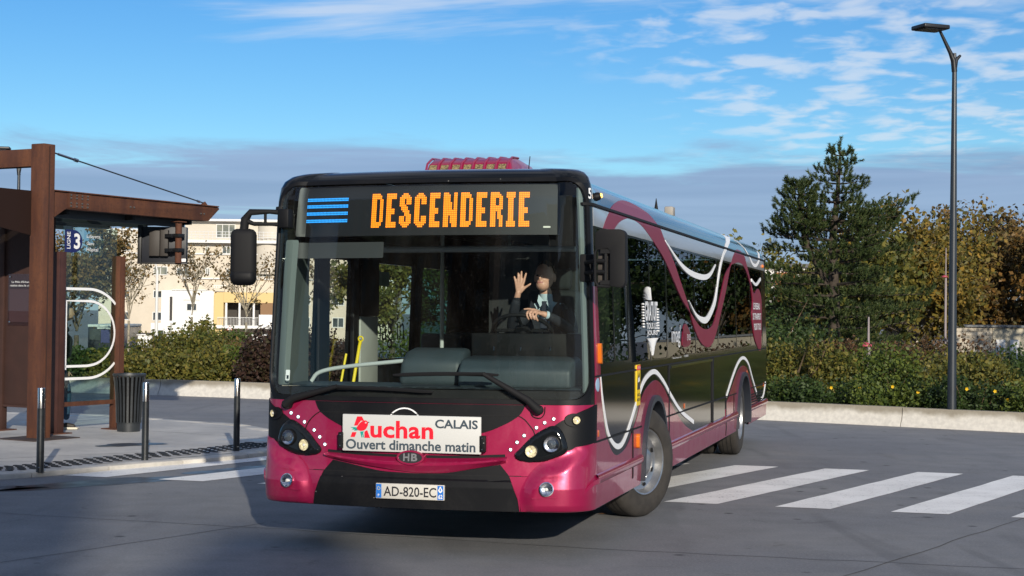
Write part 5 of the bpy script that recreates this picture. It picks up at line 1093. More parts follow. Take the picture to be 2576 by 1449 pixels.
sidepl('white_line', [band(cr([(3.5, 2.43), (4.31, 2.254), (5.02, 2.174), (5.89, 2.156), (6.42, 2.205), (6.85, 2.32)], 5), [.008+.045*sin(pi*min(1, i/25*1.0))+.008 for i in range(26)])], WHT, top=.006)
w2 = cr([(4.81, 1.894), (5.24, 1.759), (5.71, 1.70), (6.14, 1.724), (6.71, 1.903), (7.05, 2.166), (7.4, 2.40), (7.75, 2.53), (8.3, 2.65), (9.0, 2.75), (9.6, 2.80)], 5)
sidepl('white_line', [band(w2, [.006+min(i, 10)*.006 if i < 22 else .055 for i in range(len(w2))])], WHT, top=.0065)
sidepl('white_line', [band(cr([(9.75, 2.78), (9.9, 2.66), (10.2, 2.53), (10.52, 2.455), (10.93, 2.449), (11.35, 2.54), (11.7, 2.66)], 5), .045)], WHT, top=.0065); sidepl('white_line', [band(cr([(10.33, 2.231), (10.85, 2.181), (11.45, 2.274)], 6), .04)], WHT, top=.0065)
wv_ = cr([(.50, 1.29), (.58, 1.112), (.76, .872), (.94, .774), (1.13, .728), (1.33, .736), (1.55, .817), (1.85, .98), (2.09, 1.117), (2.35, 1.213), (2.76, 1.253), (3.19, 1.157), (3.65, .997), (4.23, .821), (5.03, .668)], 4)
sidepl('white_line', [band(wv_, [.02+.022*min(1, i/8) for i in range(len(wv_))])], WHT, top=.0065)
wv2 = cr([(7.58, .81), (8.15, 1.019), (8.69, 1.173), (9.2, 1.218), (9.73, 1.127), (10.2, .92), (10.72, .698)], 5); sidepl('white_line', [band(wv2, .04)], WHT, top=.0065); sidepl('white_line', [band(cr([(11.3, .60), (11.6, .64), (11.85, .80)], 5), .035)], WHT, top=.0065)
# seams, strip, arches
for pl in ([(.345, 1.296), (11.95, 1.29)], [(.345, .822), (2.15, .816)], [(3.3, .822), (8.5, .80)], [(9.9, .80), (11.95, .79)], [(3.52, 1.29), (3.54, .56)], [(6.45, 1.29), (6.43, .56)], [(7.52, .80), (7.56, .35)], [(1.76, .82), (1.77, .42)], [(8.25, .56), (8.25, .80)]): sidepl('panel_gap', [band(pl, .014 if pl[0][0] != pl[1][0] and abs(pl[0][1]-pl[1][1]) < .1 else .035)], BLF, top=.0075)
sidepl('flap_trim', [[(3.62, 1.255), (6.38, 1.25), (6.38, 1.272), (3.62, 1.277)]], CHR, top=.010); sidepl('flap_frame', [[(6.36, .58), (6.43, .58), (6.43, 1.28), (6.36, 1.28)]], BLF, top=.012)
def ridge(y0, y1, z): 
    pr = [(0, .052), (.018, .045), (.026, .02), (.022, -.01), (0, -.03)]
    for g in (1, -1): MB().add([PB(ys(y, g), z+dz_, of+.002) for y in (y0, y1) for of, dz_ in pr], [(i, i+1, 6+i, 5+i) for i in range(4)]).build('skirt_moulding', MAG, BUS, 50)
ridge(.36, 2.13, .535); ridge(3.37, 8.52, .528); ridge(9.88, 11.96, .52)
for mir in (1, -1): plate('skirt_moulding', [band(cr([(mir*1.18, .40), (mir*1.25, .475), (mir*1.32, .525), (mir*1.42, .545)], 5), [.006+.0022*i for i in range(16)])], MAG, top=.036, bot=.0)
for g in (1, -1):
    for yc, hw, tp in ((AF, .60, 1.05), (AR, .66, 1.04)):
        a = arch(yc, hw, tp, .36)[1:-1]; b = arch(yc, hw-.055, tp-.05, .36)[1:-1]; sidepl('wheel_arch', [[(yc-hw, .36)]+a+[(yc+hw, .36), (yc+hw-.055, .36)]+b[::-1]+[(yc-hw+.055, .36)]], mat('arch_blue', (.022, .026, .036), .45), g=g, top=.035, bot=-.05)
        pts = arch(yc, hw-.03, tp-.025, .34); m = MB(); K_ = len(pts); m.add([(g*1.24, y, z) for y, z in pts]+[(g*.80, y, z) for y, z in pts], [(i, i+1, K_+i+1, K_+i) for i in range(K_-1)]+[tuple(range(K_, 2*K_))]); m.build('wheel_well', BLF, BUS)
for k_ in range(5): sidepl('grille_slat', [[(9.95, .565+k_*.034), (11.35, .558+k_*.034), (11.35, .575+k_*.034), (9.95, .582+k_*.034)]], BLF, top=.009)
# wheels
def wheel(x, y, g, steer, outset=0.):
    W = empty('wheel'); W.parent = BUS; Rw = .478; W.location = (x, y, Rw-.0071*x); W.rotation_euler = (0, 0, steer)
    q = Matrix.Rotation(g*pi/2, 4, 'Y')
    MB().lathe([(.285, .10), (.30, .128), (.36, .138), (.425, .13), (.458, .112), (.474, .09), (.478, .06), (.478, -.06), (.474, -.09), (.458, -.112), (.36, -.13), (.29, -.11)], 56, q).build('tyre', RUB, W, 40)
    for h in (-.052, 0, .052): MB().lathe([(.4785, h-.004), (.4788, h), (.4785, h+.004)], 56, q).build('tread_groove', BLF, W)
    MB().lathe([(.292, .112), (.284, .125), (.272, .120), (.262, .095), (.245, .06), (.21, .045), (.165, .05), (.145, .075), (.125, .11), (.10, .125), (.06, .13), (0, .13)] if not outset else [(.292, .112), (.284, .125), (.272, .12), (.255, .08), (.24, .02), (.20, -.01), (.14, -.01), (.12, .03), (.08, .08), (0, .085)], 48, q).build('rim', mat('rim_grey', (.42, .42, .42), .3, metal=.9, var=.15, vs=12), W, 40)
    nb_ = MB()
    for i in range(10): a = 2*pi*i/10; nb_.lathe([(.012, 0), (.012, .022), (.006, .03), (0, .03)], 8, q @ Matrix.Translation((.165*cos(a), .165*sin(a), .045 if not outset else -.012)))
    nb_.build('wheel_nuts', CHR, W, 40); hv = MB()
    for i in range(8): a = 2*pi*(i+.5)/8; hv.lathe([(.022, .0), (.0, .001)], 12, q @ Matrix.Translation((.226*cos(a), .226*sin(a), .056 if not outset else .008)))
    hv.build('vent_holes', BLF, W); return W
wheel(1.10, AF, 1, -.40); wheel(-1.10, AF, -1, -.45); wheel(1.115, AR, 1, 0, 1); wheel(-1.115, AR, -1, 0, 1); wheel(.80, AR, 1, 0, 1); wheel(-.80, AR, -1, 0, 1)
MB().box((.72, 9.75, .26), (1.20, 9.79, .75)).build('mud_flap', BLF, BUS); MB().tube([(-1.0, AR, .48), (1.0, AR, .48)], .09, 10).tube([(-1.0, AF, .48), (1.0, AF, .48)], .06, 10).build('axles', BLF, BUS, 40); MB().box((-.7, .9, .27), (.7, 8.3, .31)).build('underframe', BLF, BUS)
# side markers, stickers, lettering
for (y, z, a, b) in ((.44, 1.46, .02, .075), (1.95, .71, .028, .06)): o = sidepl('side_marker', [rrect(y-a, y+a, z-b, z+b, a*.9, 5)], ORG, top=.03)
for (y, z) in ((.44, .878), (4.44, .863), (9.6, 1.02), (11.6, .78)): sidepl('reflector', [rrect(y-.02, y+.02, z-.025, z+.025, .006, 2)], mat('reflector_orange', (.45, .10, .02), .3, coat=1), top=.008)
MB().lathe([(.033, 0), (.03, .024), (.016, .04), (0, .043)], 16, nrm(ys(.62), 2.62, .0)).build('marker_lamp', BLM, BUS, 40); MB().lathe([(.019, .036), (.015, .048), (0, .051)], 14, nrm(ys(.62), 2.62, .0)).build('marker_lamp', mat('amber_lit', (1, .55, .12), .3, emit=1.6), BUS, 40)
MB().lathe([(.03, 0), (.022, .02), (0, .03)], 14, nrm(ys(11.7), 2.46, 0)).build('marker_lamp', ORG, BUS, 40)
sidepl('round_sticker', [oval(.40, 1.233, .05, .05)], mat('sticker_blue', (.30, .45, .60), .4), top=.007); 
so = sidepl('blind_spot_sticker', [rrect(1.90, 2.06, 1.0, 1.335, .01, 2)], mat('sticker_yellow', (.80, .55, .01), .4), top=.0085); sidepl('sticker_head', [rrect(1.905, 2.055, 1.29, 1.33, .006, 2)], RED, top=.0105, parent=so); sidepl('sticker_pictogram', [[(1.92, 1.13), (2.04, 1.13), (2.04, 1.20), (2.0, 1.27), (1.94, 1.22)]], TXT, top=.0105, parent=so); sidepl('sticker_pictogram', [[(1.95, 1.19), (2.02, 1.20), (2.0, 1.235), (1.96, 1.225)]], WHT, top=.012, parent=so)
SD = lambda o: (lambda u, v: PB(ys(u), v, o))
text('sticker_text', 'ANGLES', 1.92, 1.075, 2.04, 1.10, SD(.0105), TXT, so, .01); text('sticker_text', 'MORTS', 1.92, 1.035, 2.04, 1.06, SD(.0105), TXT, so, .01); text('sticker_text', 'ATTENTION', 1.915, 1.30, 2.045, 1.32, SD(.012), WHT, so)
# free-fare emblem: rays and words
fe = sidepl('fare_emblem', [[(2.645, 1.885), (2.655, 1.885), (2.655, 1.915), (2.645, 1.915)]], WHT, top=.007)
for i in range(10):
    a = radians(100+i*8.5); r1 = .19; sidepl('emblem_ray', [[(2.70+.33*cos(a)*.55, 1.875), (2.70+.33*cos(a)*.55+.02, 1.875), (2.70+.36*cos(a)*1.0+.012, 1.875+.20*sin(a)*(.55+.045*i if i < 6 else .82-(i-6)*.12)), (2.70+.36*cos(a), 1.875+.20*sin(a)*(.55+.045*i if i < 6 else .82-(i-6)*.12))]], WHT, top=.007, parent=fe)
for i in range(11):
    x = 2.42+i*.052; d_ = 1-((i-5)/6.2)**2; sidepl('emblem_ray', [[(x, 1.545), (x+.032, 1.545), (2.665+(x-2.665)*.35+.012, 1.545-.15*d_), (2.665+(x-2.665)*.35, 1.545-.15*d_)]], WHT, top=.007, parent=fe)
text('emblem_word', 'GRATUIT', 2.35, 1.695, 2.97, 1.865, SD(.007), WHT, fe, .03); text('emblem_word', 'TOUS LES', 2.40, 1.625, 2.96, 1.68, SD(.007), WHT, fe, .03); text('emblem_word', 'JOURS', 2.42, 1.56, 2.93, 1.615, SD(.007), WHT, fe, .03)
for i in range(9): sidepl('emblem_ray', [rrect(2.985, 3.04, 1.60+i*.024, 1.613+i*.024, .004, 2)], WHT, top=.007, parent=fe); sidepl('emblem_ray', [rrect(2.29, 2.335, 1.64+i*.024, 1.653+i*.024, .004, 2)], WHT, top=.007, parent=fe)
im = text('network_logo', "imag'", 3.68, 1.44, 4.20, 1.655, SD(.007), WHT, BUS, -.0); text('network_logo', 'in', 4.36, 1.46, 4.60, 1.62, SD(.0075), DKR, BUS, .02); sidepl('logo_lozenge', [cr([(4.32, 1.455), (4.42, 1.63), (4.60, 1.66), (4.84, 1.55), (4.80, 1.46), (4.6, 1.44)], 4, True)], mat('lozenge_red', (.16, .01, .03), .3), top=.0055); text('logo_words', 'ET VOUS', 4.60, 1.50, 4.82, 1.56, SD(.0075), WHT, BUS); text('logo_words', 'Réseau de transport urbain', 3.70, 1.335, 4.22, 1.355, SD(.007), WHT, BUS); text('logo_words', 'NUMERO', 4.4, 1.34, 4.65, 1.36, SD(.007), WHT, BUS)
text('rear_words', 'LE RESEAU', 10.40, 1.84, 11.2, 1.93, SD(.008), WHT, BUS, .02); text('rear_words', 'DE TRANSPORT', 10.32, 1.70, 11.3, 1.79, SD(.008), WHT, BUS, .02); text('rear_words', 'POUR TOUS', 10.42, 1.56, 11.25, 1.65, SD(.008), WHT, BUS, .02)
text('fleet_number', '51', 1.385, 2.585, 1.47, 2.665, fn_(.004), WHT, BUS, .02)
# roof unit and aerials
acp = [(1.28, 2.82), (1.35, 2.965), (1.44, 3.01), (1.62, 3.025), (2.05, 3.0), (2.3, 2.9), (2.35, 2.82)]
AC = MB().prism(acp, lambda u, v: (-.37+(v-2.84)*.25, u, v), lambda u, v: (.385-(v-2.84)*.25, u, v)).build('roof_unit', MAG, BUS, bevel=.02, smooth_deg=50)
for i in range(7):
    x0 = -.325+i*.097; g0 = Vector((x0, 1.292, 2.87)); MB().add([(x0, 1.276, 2.862), (x0+.08, 1.276, 2.862), (x0+.08, 1.334, 2.953), (x0, 1.334, 2.953)], [(0, 1, 2, 3)]).build('intake_mesh', mat('mesh_tan', (.20, .15, .07), .5, var=.8, vs=90), AC)
for i in range(8): x0 = -.345+i*.097; MB().tube([(x0, 1.262, 2.855), (x0, 1.33, 2.962), (x0, 1.45, 3.015), (x0, 1.65, 3.028)], .010, 6).build('rib', MAG, AC, 50)
MB().prism([(2.4, 2.86), (2.5, 2.98), (3.2, 2.98), (3.3, 2.86)], lambda u, v: (-.3, u, v), lambda u, v: (.42-(v-2.86)*.5, u, v)).build('roof_unit_rear', MAG, BUS, bevel=.015)
tube('aerial', [(.39, 1.75, 2.88), (.40, 1.78, 3.055)], [.006, .004], BLF, BUS, 6); tube('aerial', [(.29, 1.6, 2.88), (.292, 1.6, 2.985)], [.016, .003], BLF, BUS, 8); tube('aerial', [(.75, 5.8, 2.86), (.75, 5.8, 3.0)], [.025, .003], BLF, BUS, 8); MB().box((.70, 6.6, 2.86), (.80, 6.75, 2.97)).build('roof_vent', mat('vent_grey', (.3, .28, .25), .6), BUS, bevel=.015)
# ---- cab interior
DSH = mat('dash_grey', (.034, .049, .057), .55, var=.12, vs=5); DSD = mat('dash_dark', (.03, .032, .035), .6)
def dash(name, xs_, y0, y1, z0, z1, mt, bv=.02): return MB().box((xs_[0], y0, z0), (xs_[1], y1, z1)).build(name, mt, BUS, bevel=bv)
plate('dash_shelf', [rrect(-1.25, 1.28, .95, 1.19, .02, 3)], BLF, top=-.03, bot=-.30)
MB().add([PB(s, 1.198, -.03) for s in np.linspace(-1.25, 1.28, 24)]+[(PB(s, 1.198)[0]*.93, .62, 1.215) for s in np.linspace(-1.25, 1.28, 24)], [(i, i+1, 25+i, 24+i) for i in range(23)]).build('dashboard', DSH, BUS, 40)
for i in range(22):
    s = -1.1+i*.1; MB().add([PB(s-.032, 1.20, -.075), PB(s+.032, 1.20, -.075), PB(s+.032, 1.203, -.095), PB(s-.032, 1.203, -.095)], [(0, 1, 2, 3)]).build('air_vent', BLF, BUS)
MB().prism([(.30, 1.2), (.30, 1.33), (.38, 1.405), (.62, 1.43), (.70, 1.40), (.75, 1.2)], lambda u, v: (.24, u, v), lambda u, v: (1.10, u, v)).build('instrument_binnacle', DSH, BUS, bevel=.045)
MB().prism([(.45, 1.2), (.45, 1.38), (.55, 1.46), (.75, 1.49), (.85, 1.2)], lambda u, v: (-.28+(v-1.2)*.1, u, v), lambda u, v: (.22, u, v)).build('ticket_console', DSH, BUS, bevel=.045)
tube('grab_rail', cr([(-1.0, .50, 1.22), (-.93, .50, 1.29), (-.71, .5, 1.335), (-.25, .5, 1.385)], 5), .016, mat('rail_pale', (.42, .45, .44), .4), BUS, 10)
MB().box((-.86, .75, .36), (-.24, .80, 1.2)).build('cab_barrier', DSD, BUS); MB().box((-.30, 1.35, .36), (-.24, 2.4, 1.35)).build('orange_panel', mat('orange_trim', (.45, .17, .03), .6), BUS)
MB().box((.24, .655, 1.40), (1.10, .685, 1.60)).build('dash_hood', mat('hood_dark', (.004, .0045, .005), .6, spec=.2), BUS, bevel=.01); rbox('pale_box', (.99, .93, 1.54), (.075, .05, .06), mat('box_pale', (.22, .24, .23), .5), BUS, .02)
for xx in (.42, .63, .86): tube('cupboard_handle', [(xx, .65, 1.47), (xx+.004, .645, 1.50)], .006, MATS['trim_grey'] if 'trim_grey' in MATS else CHR, BUS, 6)
# steering wheel
sw = Matrix.Translation((.60, .84, 1.62)) @ Matrix.Rotation(radians(-32), 4, 'X'); m = MB(); ringp = [sw @ Vector((.225*cos(2*pi*i/32), .225*sin(2*pi*i/32), 0)) for i in range(33)]
m.tube(ringp, .015, 8, cap=False).tube([sw @ Vector((-.21, 0, 0)), sw @ Vector((.21, 0, 0))], .014, 6).tube([sw @ Vector((0, .0, 0)), sw @ Vector((0, -.21, 0))], .014, 6).lathe([(0, .02), (.06, .015), (.07, -.02), (0, -.03)], 16, sw).tube([sw @ Vector((0, 0, -.02)), sw @ Vector((0, -.05, -.35))], .03, 8); m.build('steering_wheel', BLF, BUS, 50)
rbox('driver_seat', (.70, 1.48, 1.58), (.23, .06, .36), mat('seat_dark', (.018, .02, .024), .85), BUS, .05); rbox('driver_seat_base', (.70, 1.22, 1.16), (.24, .25, .07), MATS['seat_dark'], BUS, .05); MB().box((.55, 1.0, .36), (.85, 1.4, 1.1)).build('seat_pedestal', BLF, BUS); rbox('headrest', (.70, 1.50, 2.03), (.13, .05, .09), MATS['seat_dark'], BUS, .04)
MB().box((.10, 1.62, .36), (1.2, 1.66, 2.3)).build('cab_partition', mat('partition_dark', (.015, .016, .017), .5), BUS)
# passenger side: door leaves, pillars, panels, poles, seats
MB().box((-1.235, 1.155, .38), (-1.205, 1.385, 2.25)).build('door_stile', BLF, BUS, bevel=.01); MB().box((-1.23, 1.90, .38), (-1.19, 2.03, 2.3)).build('door_pillar', BLM, BUS, bevel=.01)
MB().box((-1.235, 2.04, .38), (-1.18, 2.475, 1.72)).build('grey_panel', mat('panel_grey', (.36, .37, .34), .6, var=.06, vs=3), BUS, bevel=.008); MB().box((-1.235, 2.04, 1.722), (-1.17, 2.475, 2.3)).build('display_cabinet', BLM, BUS, bevel=.01)
YLW = mat('yellow_bar', (.75, .58, .01), .4, coat=.3); tube('door_bar', [(-1.16, 1.80, 1.12), (-1.15, 1.93, 1.47), (-1.15, 1.95, 1.5)], .014, YLW, BUS, 8); tube('door_bar', [(-1.20, 1.60, 1.10), (-1.19, 1.72, 1.40)], .010, YLW, BUS, 8)
MB().lathe([(.02, -.006), (.028, 0), (.02, .006), (.014, 0), (.02, -.006)], 14, Matrix.Translation((-1.15, 1.955, 1.525)) @ Matrix.Rotation(pi/2, 4, 'X')).build('door_bar_loop', YLW, BUS, 40)
tube('pole', [(-.62, 2.6, .36), (-.62, 2.6, 2.58)], .018, MATS['rail_pale'], BUS, 10); tube('pole', [(-.55, 4.6, .36), (-.55, 4.6, 2.58)], .018, MATS['rail_pale'], BUS, 10); tube('pole', cr([(.10, 1.7, 1.55), (.10, 1.7, 1.85), (.14, 1.7, 1.93), (.2, 1.7, 1.95)], 4), .016, MATS['rail_pale'], BUS, 10)
SB = mat('seat_blue', (.02, .024, .03), .85)
for y in (3.5, 4.4, 5.3, 6.2, 7.1):
    for x in (-.90, .90): st = rbox('passenger_seat', (x, y, 1.2), (.22, .04, .36), SB, BUS, .04); c = MB().box((-.22, -.42, -.42), (.22, -.04, -.32)).build('seat_cushion', SB, st, bevel=.03)
for s in (-1.235,): plate('pillar_trim_and_streak', [rrect(-1.29, -1.20, 1.2, 2.30, .02, 3)], mat('trim_grey', (.12, .145, .14), .6), top=-.045, bot=-.09)
plate('pillar_trim_and_streak', [rrect(1.302, 1.34, 1.16, 2.68, .015, 3)], MATS['trim_grey'], top=-.012, bot=-.03)  # grey strip standing in for a bright reflection streak on this windscreen corner
MB().add([PB(-1.21, z, -.06) for z in (1.2, 2.28)]+[(-1.205, .93, 2.28), (-1.205, .93, 1.2)], [(0, 1, 2, 3)]).build('side_trim', MATS['trim_grey'], BUS)
wl = text('window_lettering', 'mag in', -3.5, 1.42, -2.62, 1.72, lambda u, v: (-1.266, u+6.05, v), TXT, BUS, .0)
MB().box((-1.262, 2.68, 2.0), (-1.258, 2.98, 2.13)).build('window_notice', mat('notice', (.35, .38, .33), .7), BUS); plate('pass_holder', [rrect(-1.13, -1.085, 1.235, 1.315, .006, 2), rrect(-1.122, -1.093, 1.245, 1.275, .004, 2)], WHT, top=-.008, bot=-.012)
# ------------------------------------------------------------------ people
from mathutils.kdtree import KDTree
def skin(verts, edges, rad, sub=1):
    me = bpy.data.meshes.new('sk'); me.from_pydata([tuple(v) for v in verts], edges, []); o = bpy.data.objects.new('sk', me); col.objects.link(o)
    md = o.modifiers.new('s', 'SKIN'); md.use_smooth_shade = True
    for i, r in enumerate(rad): me.skin_vertices[0].data[i].radius = (r, r) if not isinstance(r, tuple) else r
    me.skin_vertices[0].data[0].use_root = True
    sb_ = o.modifiers.new('u', 'SUBSURF'); sb_.levels = sub; sb_.render_levels = sub
    bpy.context.view_layer.update(); m2 = bpy.data.meshes.new_from_object(o.evaluated_get(bpy.context.evaluated_depsgraph_get())); bpy.data.objects.remove(o); bpy.data.meshes.remove(me); return m2
def ell(c, r, rot=None):
    bm = bmesh.new(); bmesh.ops.create_icosphere(bm, subdivisions=3, radius=1); me = bpy.data.meshes.new('el')
    for v in bm.verts: q = Vector((v.co.x*r[0], v.co.y*r[1], v.co.z*r[2])); v.co = Vector(c)+((rot @ q) if rot else q)
    bm.to_mesh(me); bm.free(); return me
def fuse(name, parts, mats, parent, voxel, rule):
    """one continuous surface out of overlapping pieces; material by nearest piece, then by rule"""
    bm = bmesh.new(); src = []
    for me, idx in parts:
        for v in me.vertices: src.append((v.co.copy(), idx))
        bm.from_mesh(me)
    me = bpy.data.meshes.new(name); bm.to_mesh(me); bm.free(); o = bpy.data.objects.new(name, me); col.objects.link(o)
    r = o.modifiers.new('r', 'REMESH'); r.mode = 'VOXEL'; r.voxel_size = voxel; s = o.modifiers.new('s', 'SMOOTH'); s.iterations = 3; s.factor = .5
    bpy.context.view_layer.update(); m2 = bpy.data.meshes.new_from_object(o.evaluated_get(bpy.context.evaluated_depsgraph_get())); bpy.data.objects.remove(o)
    kd = KDTree(len(src))
    for i, (c, _) in enumerate(src): kd.insert(c, i)
    kd.balance(); m2.materials.clear()
    for m in mats: m2.materials.append(m)
    for p in m2.polygons: p.material_index = rule(p.center, p.normal, src[kd.find(p.center)[1]][1]); p.use_smooth = True
    ob = bpy.data.objects.new(name, m2); col.objects.link(ob); ob.parent = parent; return ob
def chain(pts, rad, sub=1): return skin(pts, [(i, i+1) for i in range(len(pts)-1)], rad, sub)
def hand(wrist, fing, thumb, idx=1, r=.0085):
    """fing: list of finger polylines from knuckle to tip; palm strands join them to the wrist"""
    out_ = []; w_ = Vector(wrist)
    for f in fing+[thumb]:
        f = [Vector(p) for p in f]; out_.append((chain([w_.lerp(f[0], .1), w_.lerp(f[0], .55), f[0]]+f[1:], [.017, .0155, .0125]+[r*1.05]*(len(f)-2)+[r*.85]), idx))
    ks = [Vector(f[0]) for f in fing]; out_.append((chain([ks[0].lerp(w_, .25), (ks[1]+ks[2])/2*.8+w_*.2, ks[-1].lerp(w_, .25)], [.013, .014, .013]), idx)); return out_
SK = mat('skin', (.56, .30, .21), .5, var=.08, vs=40); JK = mat('jacket_navy', (.010, .012, .018), .8); SHB = mat('shirt_blue', (.46, .56, .61), .7); TIE = mat('tie_navy', (.012, .016, .03), .6); HR_ = mat('hair_dark', (.06, .036, .022), .75)
LIPS = mat('lips', (.38, .14, .12), .5); EYE = mat('eye_dark', (.02, .015, .012), .2)
D_ = empty('person'); D_.matrix_world = BUS.matrix_world.copy() @ Matrix.Translation((.70, 1.25, 1.23)); tag(D_, 'bus driver in dark suit, light blue shirt and tie, waving behind the windscreen', 'person'); Minv = Matrix.Translation((-.70, -1.25, -1.23))
def T(m): m.transform(Minv); return m
HX = lambda u, v, y=.86: (.578+(u-553)*.00053, y, 2.083-(v-420)*.00054)
parts = []
parts.append((chain([(.70, 1.28, 1.22), (.70, 1.27, 1.40), (.70, 1.24, 1.60), (.70, 1.22, 1.76)], [(.16, .11), (.155, .10), (.17, .105), (.14, .08)], 2), 0))
parts.append((chain([(.54, 1.23, 1.77), (.70, 1.22, 1.79), (.86, 1.23, 1.77)], [.062, .07, .062], 2), 0))
parts.append((chain([(.70, 1.21, 1.78), (.695, 1.18, 1.86), (.693, 1.15, 1.96)], [.06, .052, .05], 2), 1))
hr = Matrix.Rotation(radians(12), 3, 'Z')
parts += [(ell((.693, 1.135, 2.045), (.074, .094, .110), hr), 1), (ell((.690, 1.085, 1.978), (.054, .062, .052), hr), 1), (ell((.681, 1.035, 2.025), (.013, .022, .026), hr), 1), (ell((.684, 1.045, 1.995), (.03, .02, .03), hr), 1), (ell((.77, 1.145, 2.03), (.012, .022, .034)), 1), (ell((.615, 1.155, 2.03), (.012, .022, .034)), 1)]
parts.append((chain([(.55, 1.22, 1.77), (.45, 1.06, 1.62), (.50, .93, 1.76), (.538, .875, 1.868)], [.062, .052, .044, .036], 2), 0)); parts.append((chain([(.515, .915, 1.80), (.538, .878, 1.865), (.549, .863, 1.90), (.558, .86, 1.935)], [.028, .027, .025, .022], 2), 1))
parts += hand(HX(505, 760), [[HX(472, 600), HX(455, 548), HX(441, 500)], [HX(507, 578), HX(505, 510), HX(505, 448)], [HX(548, 572), HX(550, 495), HX(553, 424)], [HX(585, 590), HX(605, 515), HX(626, 450)]], [HX(598, 672), HX(650, 640), HX(702, 608)], r=.0098)
parts.append((chain([(.85, 1.22, 1.77), (.95, 1.02, 1.60), (.88, .82, 1.69), (.825, .72, 1.735)], [.062, .052, .042, .034], 2), 0)); parts.append((chain([(.86, .775, 1.71), (.83, .725, 1.732), (.80, .70, 1.745), (.765, .685, 1.755)], [.027, .026, .025, .020], 2), 1))
kn = [(.684, .660, 1.766), (.708, .652, 1.768), (.732, .650, 1.764), (.756, .655, 1.755)]
parts += hand((.805, .70, 1.742), [[k, (k[0]-.006, k[1]-.022, k[2]-.020), (k[0]+.002, k[1]-.022, k[2]-.045), (k[0]+.012, k[1]-.008, k[2]-.066)] for k in kn], [(.725, .69, 1.778), (.675, .688, 1.785), (.640, .682, 1.782)], r=.0088)
for sx in (-1, 1): parts.append((chain([(.70+sx*.09, 1.26, 1.25), (.70+sx*.13, .92, 1.27), (.70+sx*.13, .80, .95), (.70+sx*.13, .72, .80), (.70+sx*.13, .58, .77)], [.085, .065, .05, .04, .035], 2), 0))
for m, i in parts: T(m)
def drule(c, n, i):
    x, y, z = c.x+.70, c.y+1.25, c.z+1.23
    if i == 0 and n.y < -.2 and 1.56 < z < 1.90 and abs(x-.70) < .018+.33*(z-1.56): return 3 if abs(x-.697) < .020+.03*(1.72-z)*(z < 1.86) else 2
    if i == 1 and ((x < .62 and y < 1.0 and z < 1.872) or (x > .826 and y < .95)): return 0
    if i == 1 and z < 1.905 and y > 1.1: return 2
    if i == 1 and y < 1.06 and 1.988 < z < 2.0 and abs(x-.683) < .024 and n.y < -.3: return 4
    return i
body = fuse('body', parts, [JK, SK, SHB, TIE, LIPS], D_, .0048, drule)
def inB(m): m.transform(Minv); return m
hb = ell((.695, 1.155, 2.068), (.0775, .096, .101), hr); bm = bmesh.new(); bm.from_mesh(hb); bmesh.ops.delete(bm, geom=[v for v in bm.verts if (v.co.z < 2.10 and v.co.y < 1.12) or v.co.z < 2.0 or v.co.y < 1.065], context='VERTS'); bm.to_mesh(hb); bm.free(); link('hair', inB(hb), HR_, D_, 60)
for ex in (.655, .713): link('eye', inB(ell((ex, 1.052 if ex < .68 else 1.060, 2.048), (.011, .008, .006))), EYE, D_, 60)
tp = MB(); 
for sx in (-1, 1): tp.add([(.70+sx*.004, 1.118, 1.845), (.70+sx*.055, 1.135, 1.90), (.70+sx*.062, 1.12, 1.85), (.70+sx*.035, 1.10, 1.80)], [(0, 1, 2, 3)])
o = tp.build('collar', SHB, D_); o.data.transform(Minv)
tm = MB().prism([(-.018, 0), (.018, 0), (.014, -.045), (.028, -.20), (0, -.24), (-.028, -.20), (-.014, -.045)], lambda u, v: (.698+u, 1.105-(.012 if v < -.03 else .0)+v*.02, 1.848+v), lambda u, v: (.698+u, 1.118+v*.02, 1.848+v)).build('tie', TIE, D_); tm.data.transform(Minv)
wb = MB().lathe([(.030, -.012), (.031, 0), (.030, .012)], 16, Matrix.Translation((.815, .712, 1.739)) @ Vector((.10, .10, -.03)).to_track_quat('Z', 'Y').to_matrix().to_4x4()).build('shirt_cuff', SHB, D_); wb.data.transform(Minv)
lp = MB()
for sx in (-1, 1): lp.add([(.70+sx*.115, 1.125, 1.855), (.70+sx*.070, 1.108, 1.80), (.70+sx*.012, 1.098, 1.56), (.70+sx*.06, 1.10, 1.56), (.70+sx*.125, 1.11, 1.78)], [(0, 1, 2, 3, 4)])
o = lp.build('lapels', JK, D_); o.data.transform(Minv)
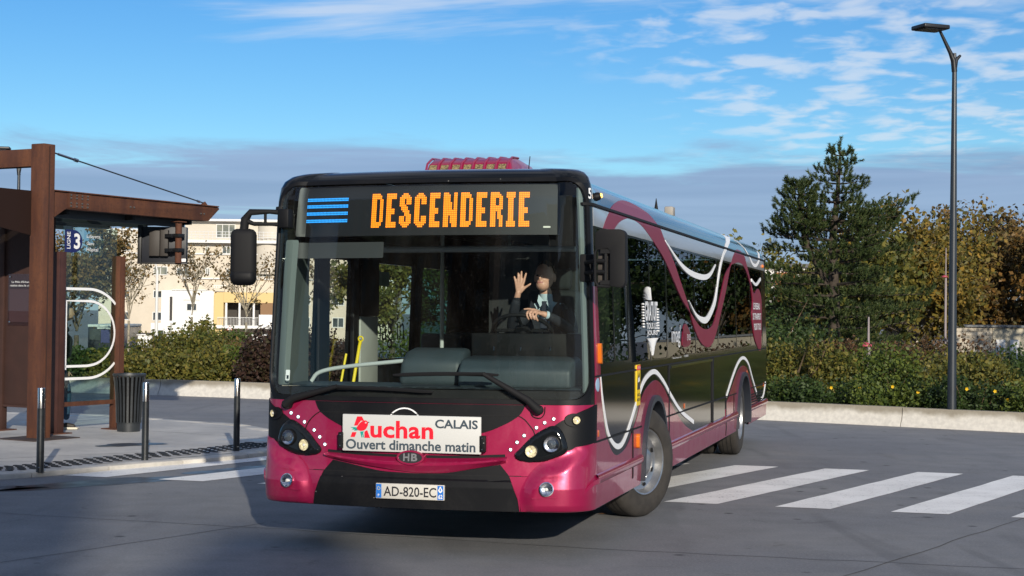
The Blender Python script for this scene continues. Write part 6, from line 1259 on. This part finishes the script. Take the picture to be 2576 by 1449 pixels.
# pedestrian behind the shelter
JN = mat('jeans', (.022, .06, .12), .8, var=.2, vs=20); BK = mat('coat_black', (.010, .012, .014), .8); SHO = mat('shoe_dark', (.025, .02, .016), .6); SOLE = mat('sole', (.62, .58, .48), .7); GRY = mat('sleeve_grey', (.10, .13, .14), .8)
px, py = -6.36, 22.1; Q = empty('person', (px, py, ZP)); tag(Q, 'pedestrian in dark coat and jeans walking behind the shelter glass', 'person')
pp = [(chain([(0, 0, .95), (.02, 0, 1.15), (.03, 0, 1.36)], [(.12, .16), (.115, .15), (.12, .18)], 2), 0), (chain([(.03, -.17, 1.38), (.03, 0, 1.42), (.03, .17, 1.38)], [.06, .065, .06], 2), 0), (chain([(.03, 0, 1.40), (.06, 0, 1.52)], [.055, .05], 2), 3),
      (ell((.085, 0, 1.63), (.095, .075, .115)), 3), (ell((.175, 0, 1.615), (.02, .012, .02)), 3), (chain([(.0, -.09, .93), (.13, -.09, .52), (.12, -.09, .12)], [.09, .065, .048], 2), 1), (chain([(.0, .09, .93), (-.10, .09, .52), (-.36, .09, .22)], [.09, .065, .048], 2), 1),
      (chain([(.06, -.09, .05), (.13, -.09, .055), (.26, -.09, .035)], [.04, .045, .032], 2), 2), (chain([(-.42, .09, .19), (-.34, .09, .10), (-.26, .09, .03)], [.04, .042, .03], 2), 2),
      (chain([(.03, -.20, 1.36), (.05, -.235, 1.08), (.16, -.235, .84)], [.055, .05, .042], 2), 4), (chain([(.03, .20, 1.36), (-.06, .235, 1.08), (-.02, .235, .84)], [.055, .05, .042], 2), 0)]
pp += [(m, 3) for m, _ in hand((.17, -.235, .82), [[(.20-.012*k, -.235+.012*k-.02, .76), (.205-.012*k, -.24+.012*k-.02, .72), (.19-.012*k, -.235+.012*k-.02, .69)] for k in range(4)], [(.20, -.215, .79), (.225, -.21, .76), (.23, -.21, .73)])]
pp += [(m, 3) for m, _ in hand((-.015, .235, .82), [[(.015-.012*k, .235+.012*k-.02, .76), (.02-.012*k, .235+.012*k-.02, .72), (.01-.012*k, .235+.012*k-.02, .69)] for k in range(4)], [(.015, .215, .79), (.035, .21, .76), (.04, .21, .73)])]
fuse('body', pp, [BK, JN, SHO, SK, GRY], Q, .010, lambda c, n, i: i)
hh = ell((.075, 0, 1.655), (.102, .082, .105)); bm = bmesh.new(); bm.from_mesh(hh); bmesh.ops.delete(bm, geom=[v for v in bm.verts if v.co.x > .12 and v.co.z < 1.69 or v.co.z < 1.58], context='VERTS'); bm.to_mesh(hh); bm.free(); link('hair', hh, HR_, Q, 60)
MB().prism([(.02, .0), (.28, .0), (.30, .018), (.27, .028), (.03, .03)], lambda u, v: (u, -.13, v), lambda u, v: (u, -.05, v)).build('shoe_sole', SOLE, Q, bevel=.006); rbox('backpack', (-.17, 0, 1.18), (.09, .15, .22), BK, Q, .06)
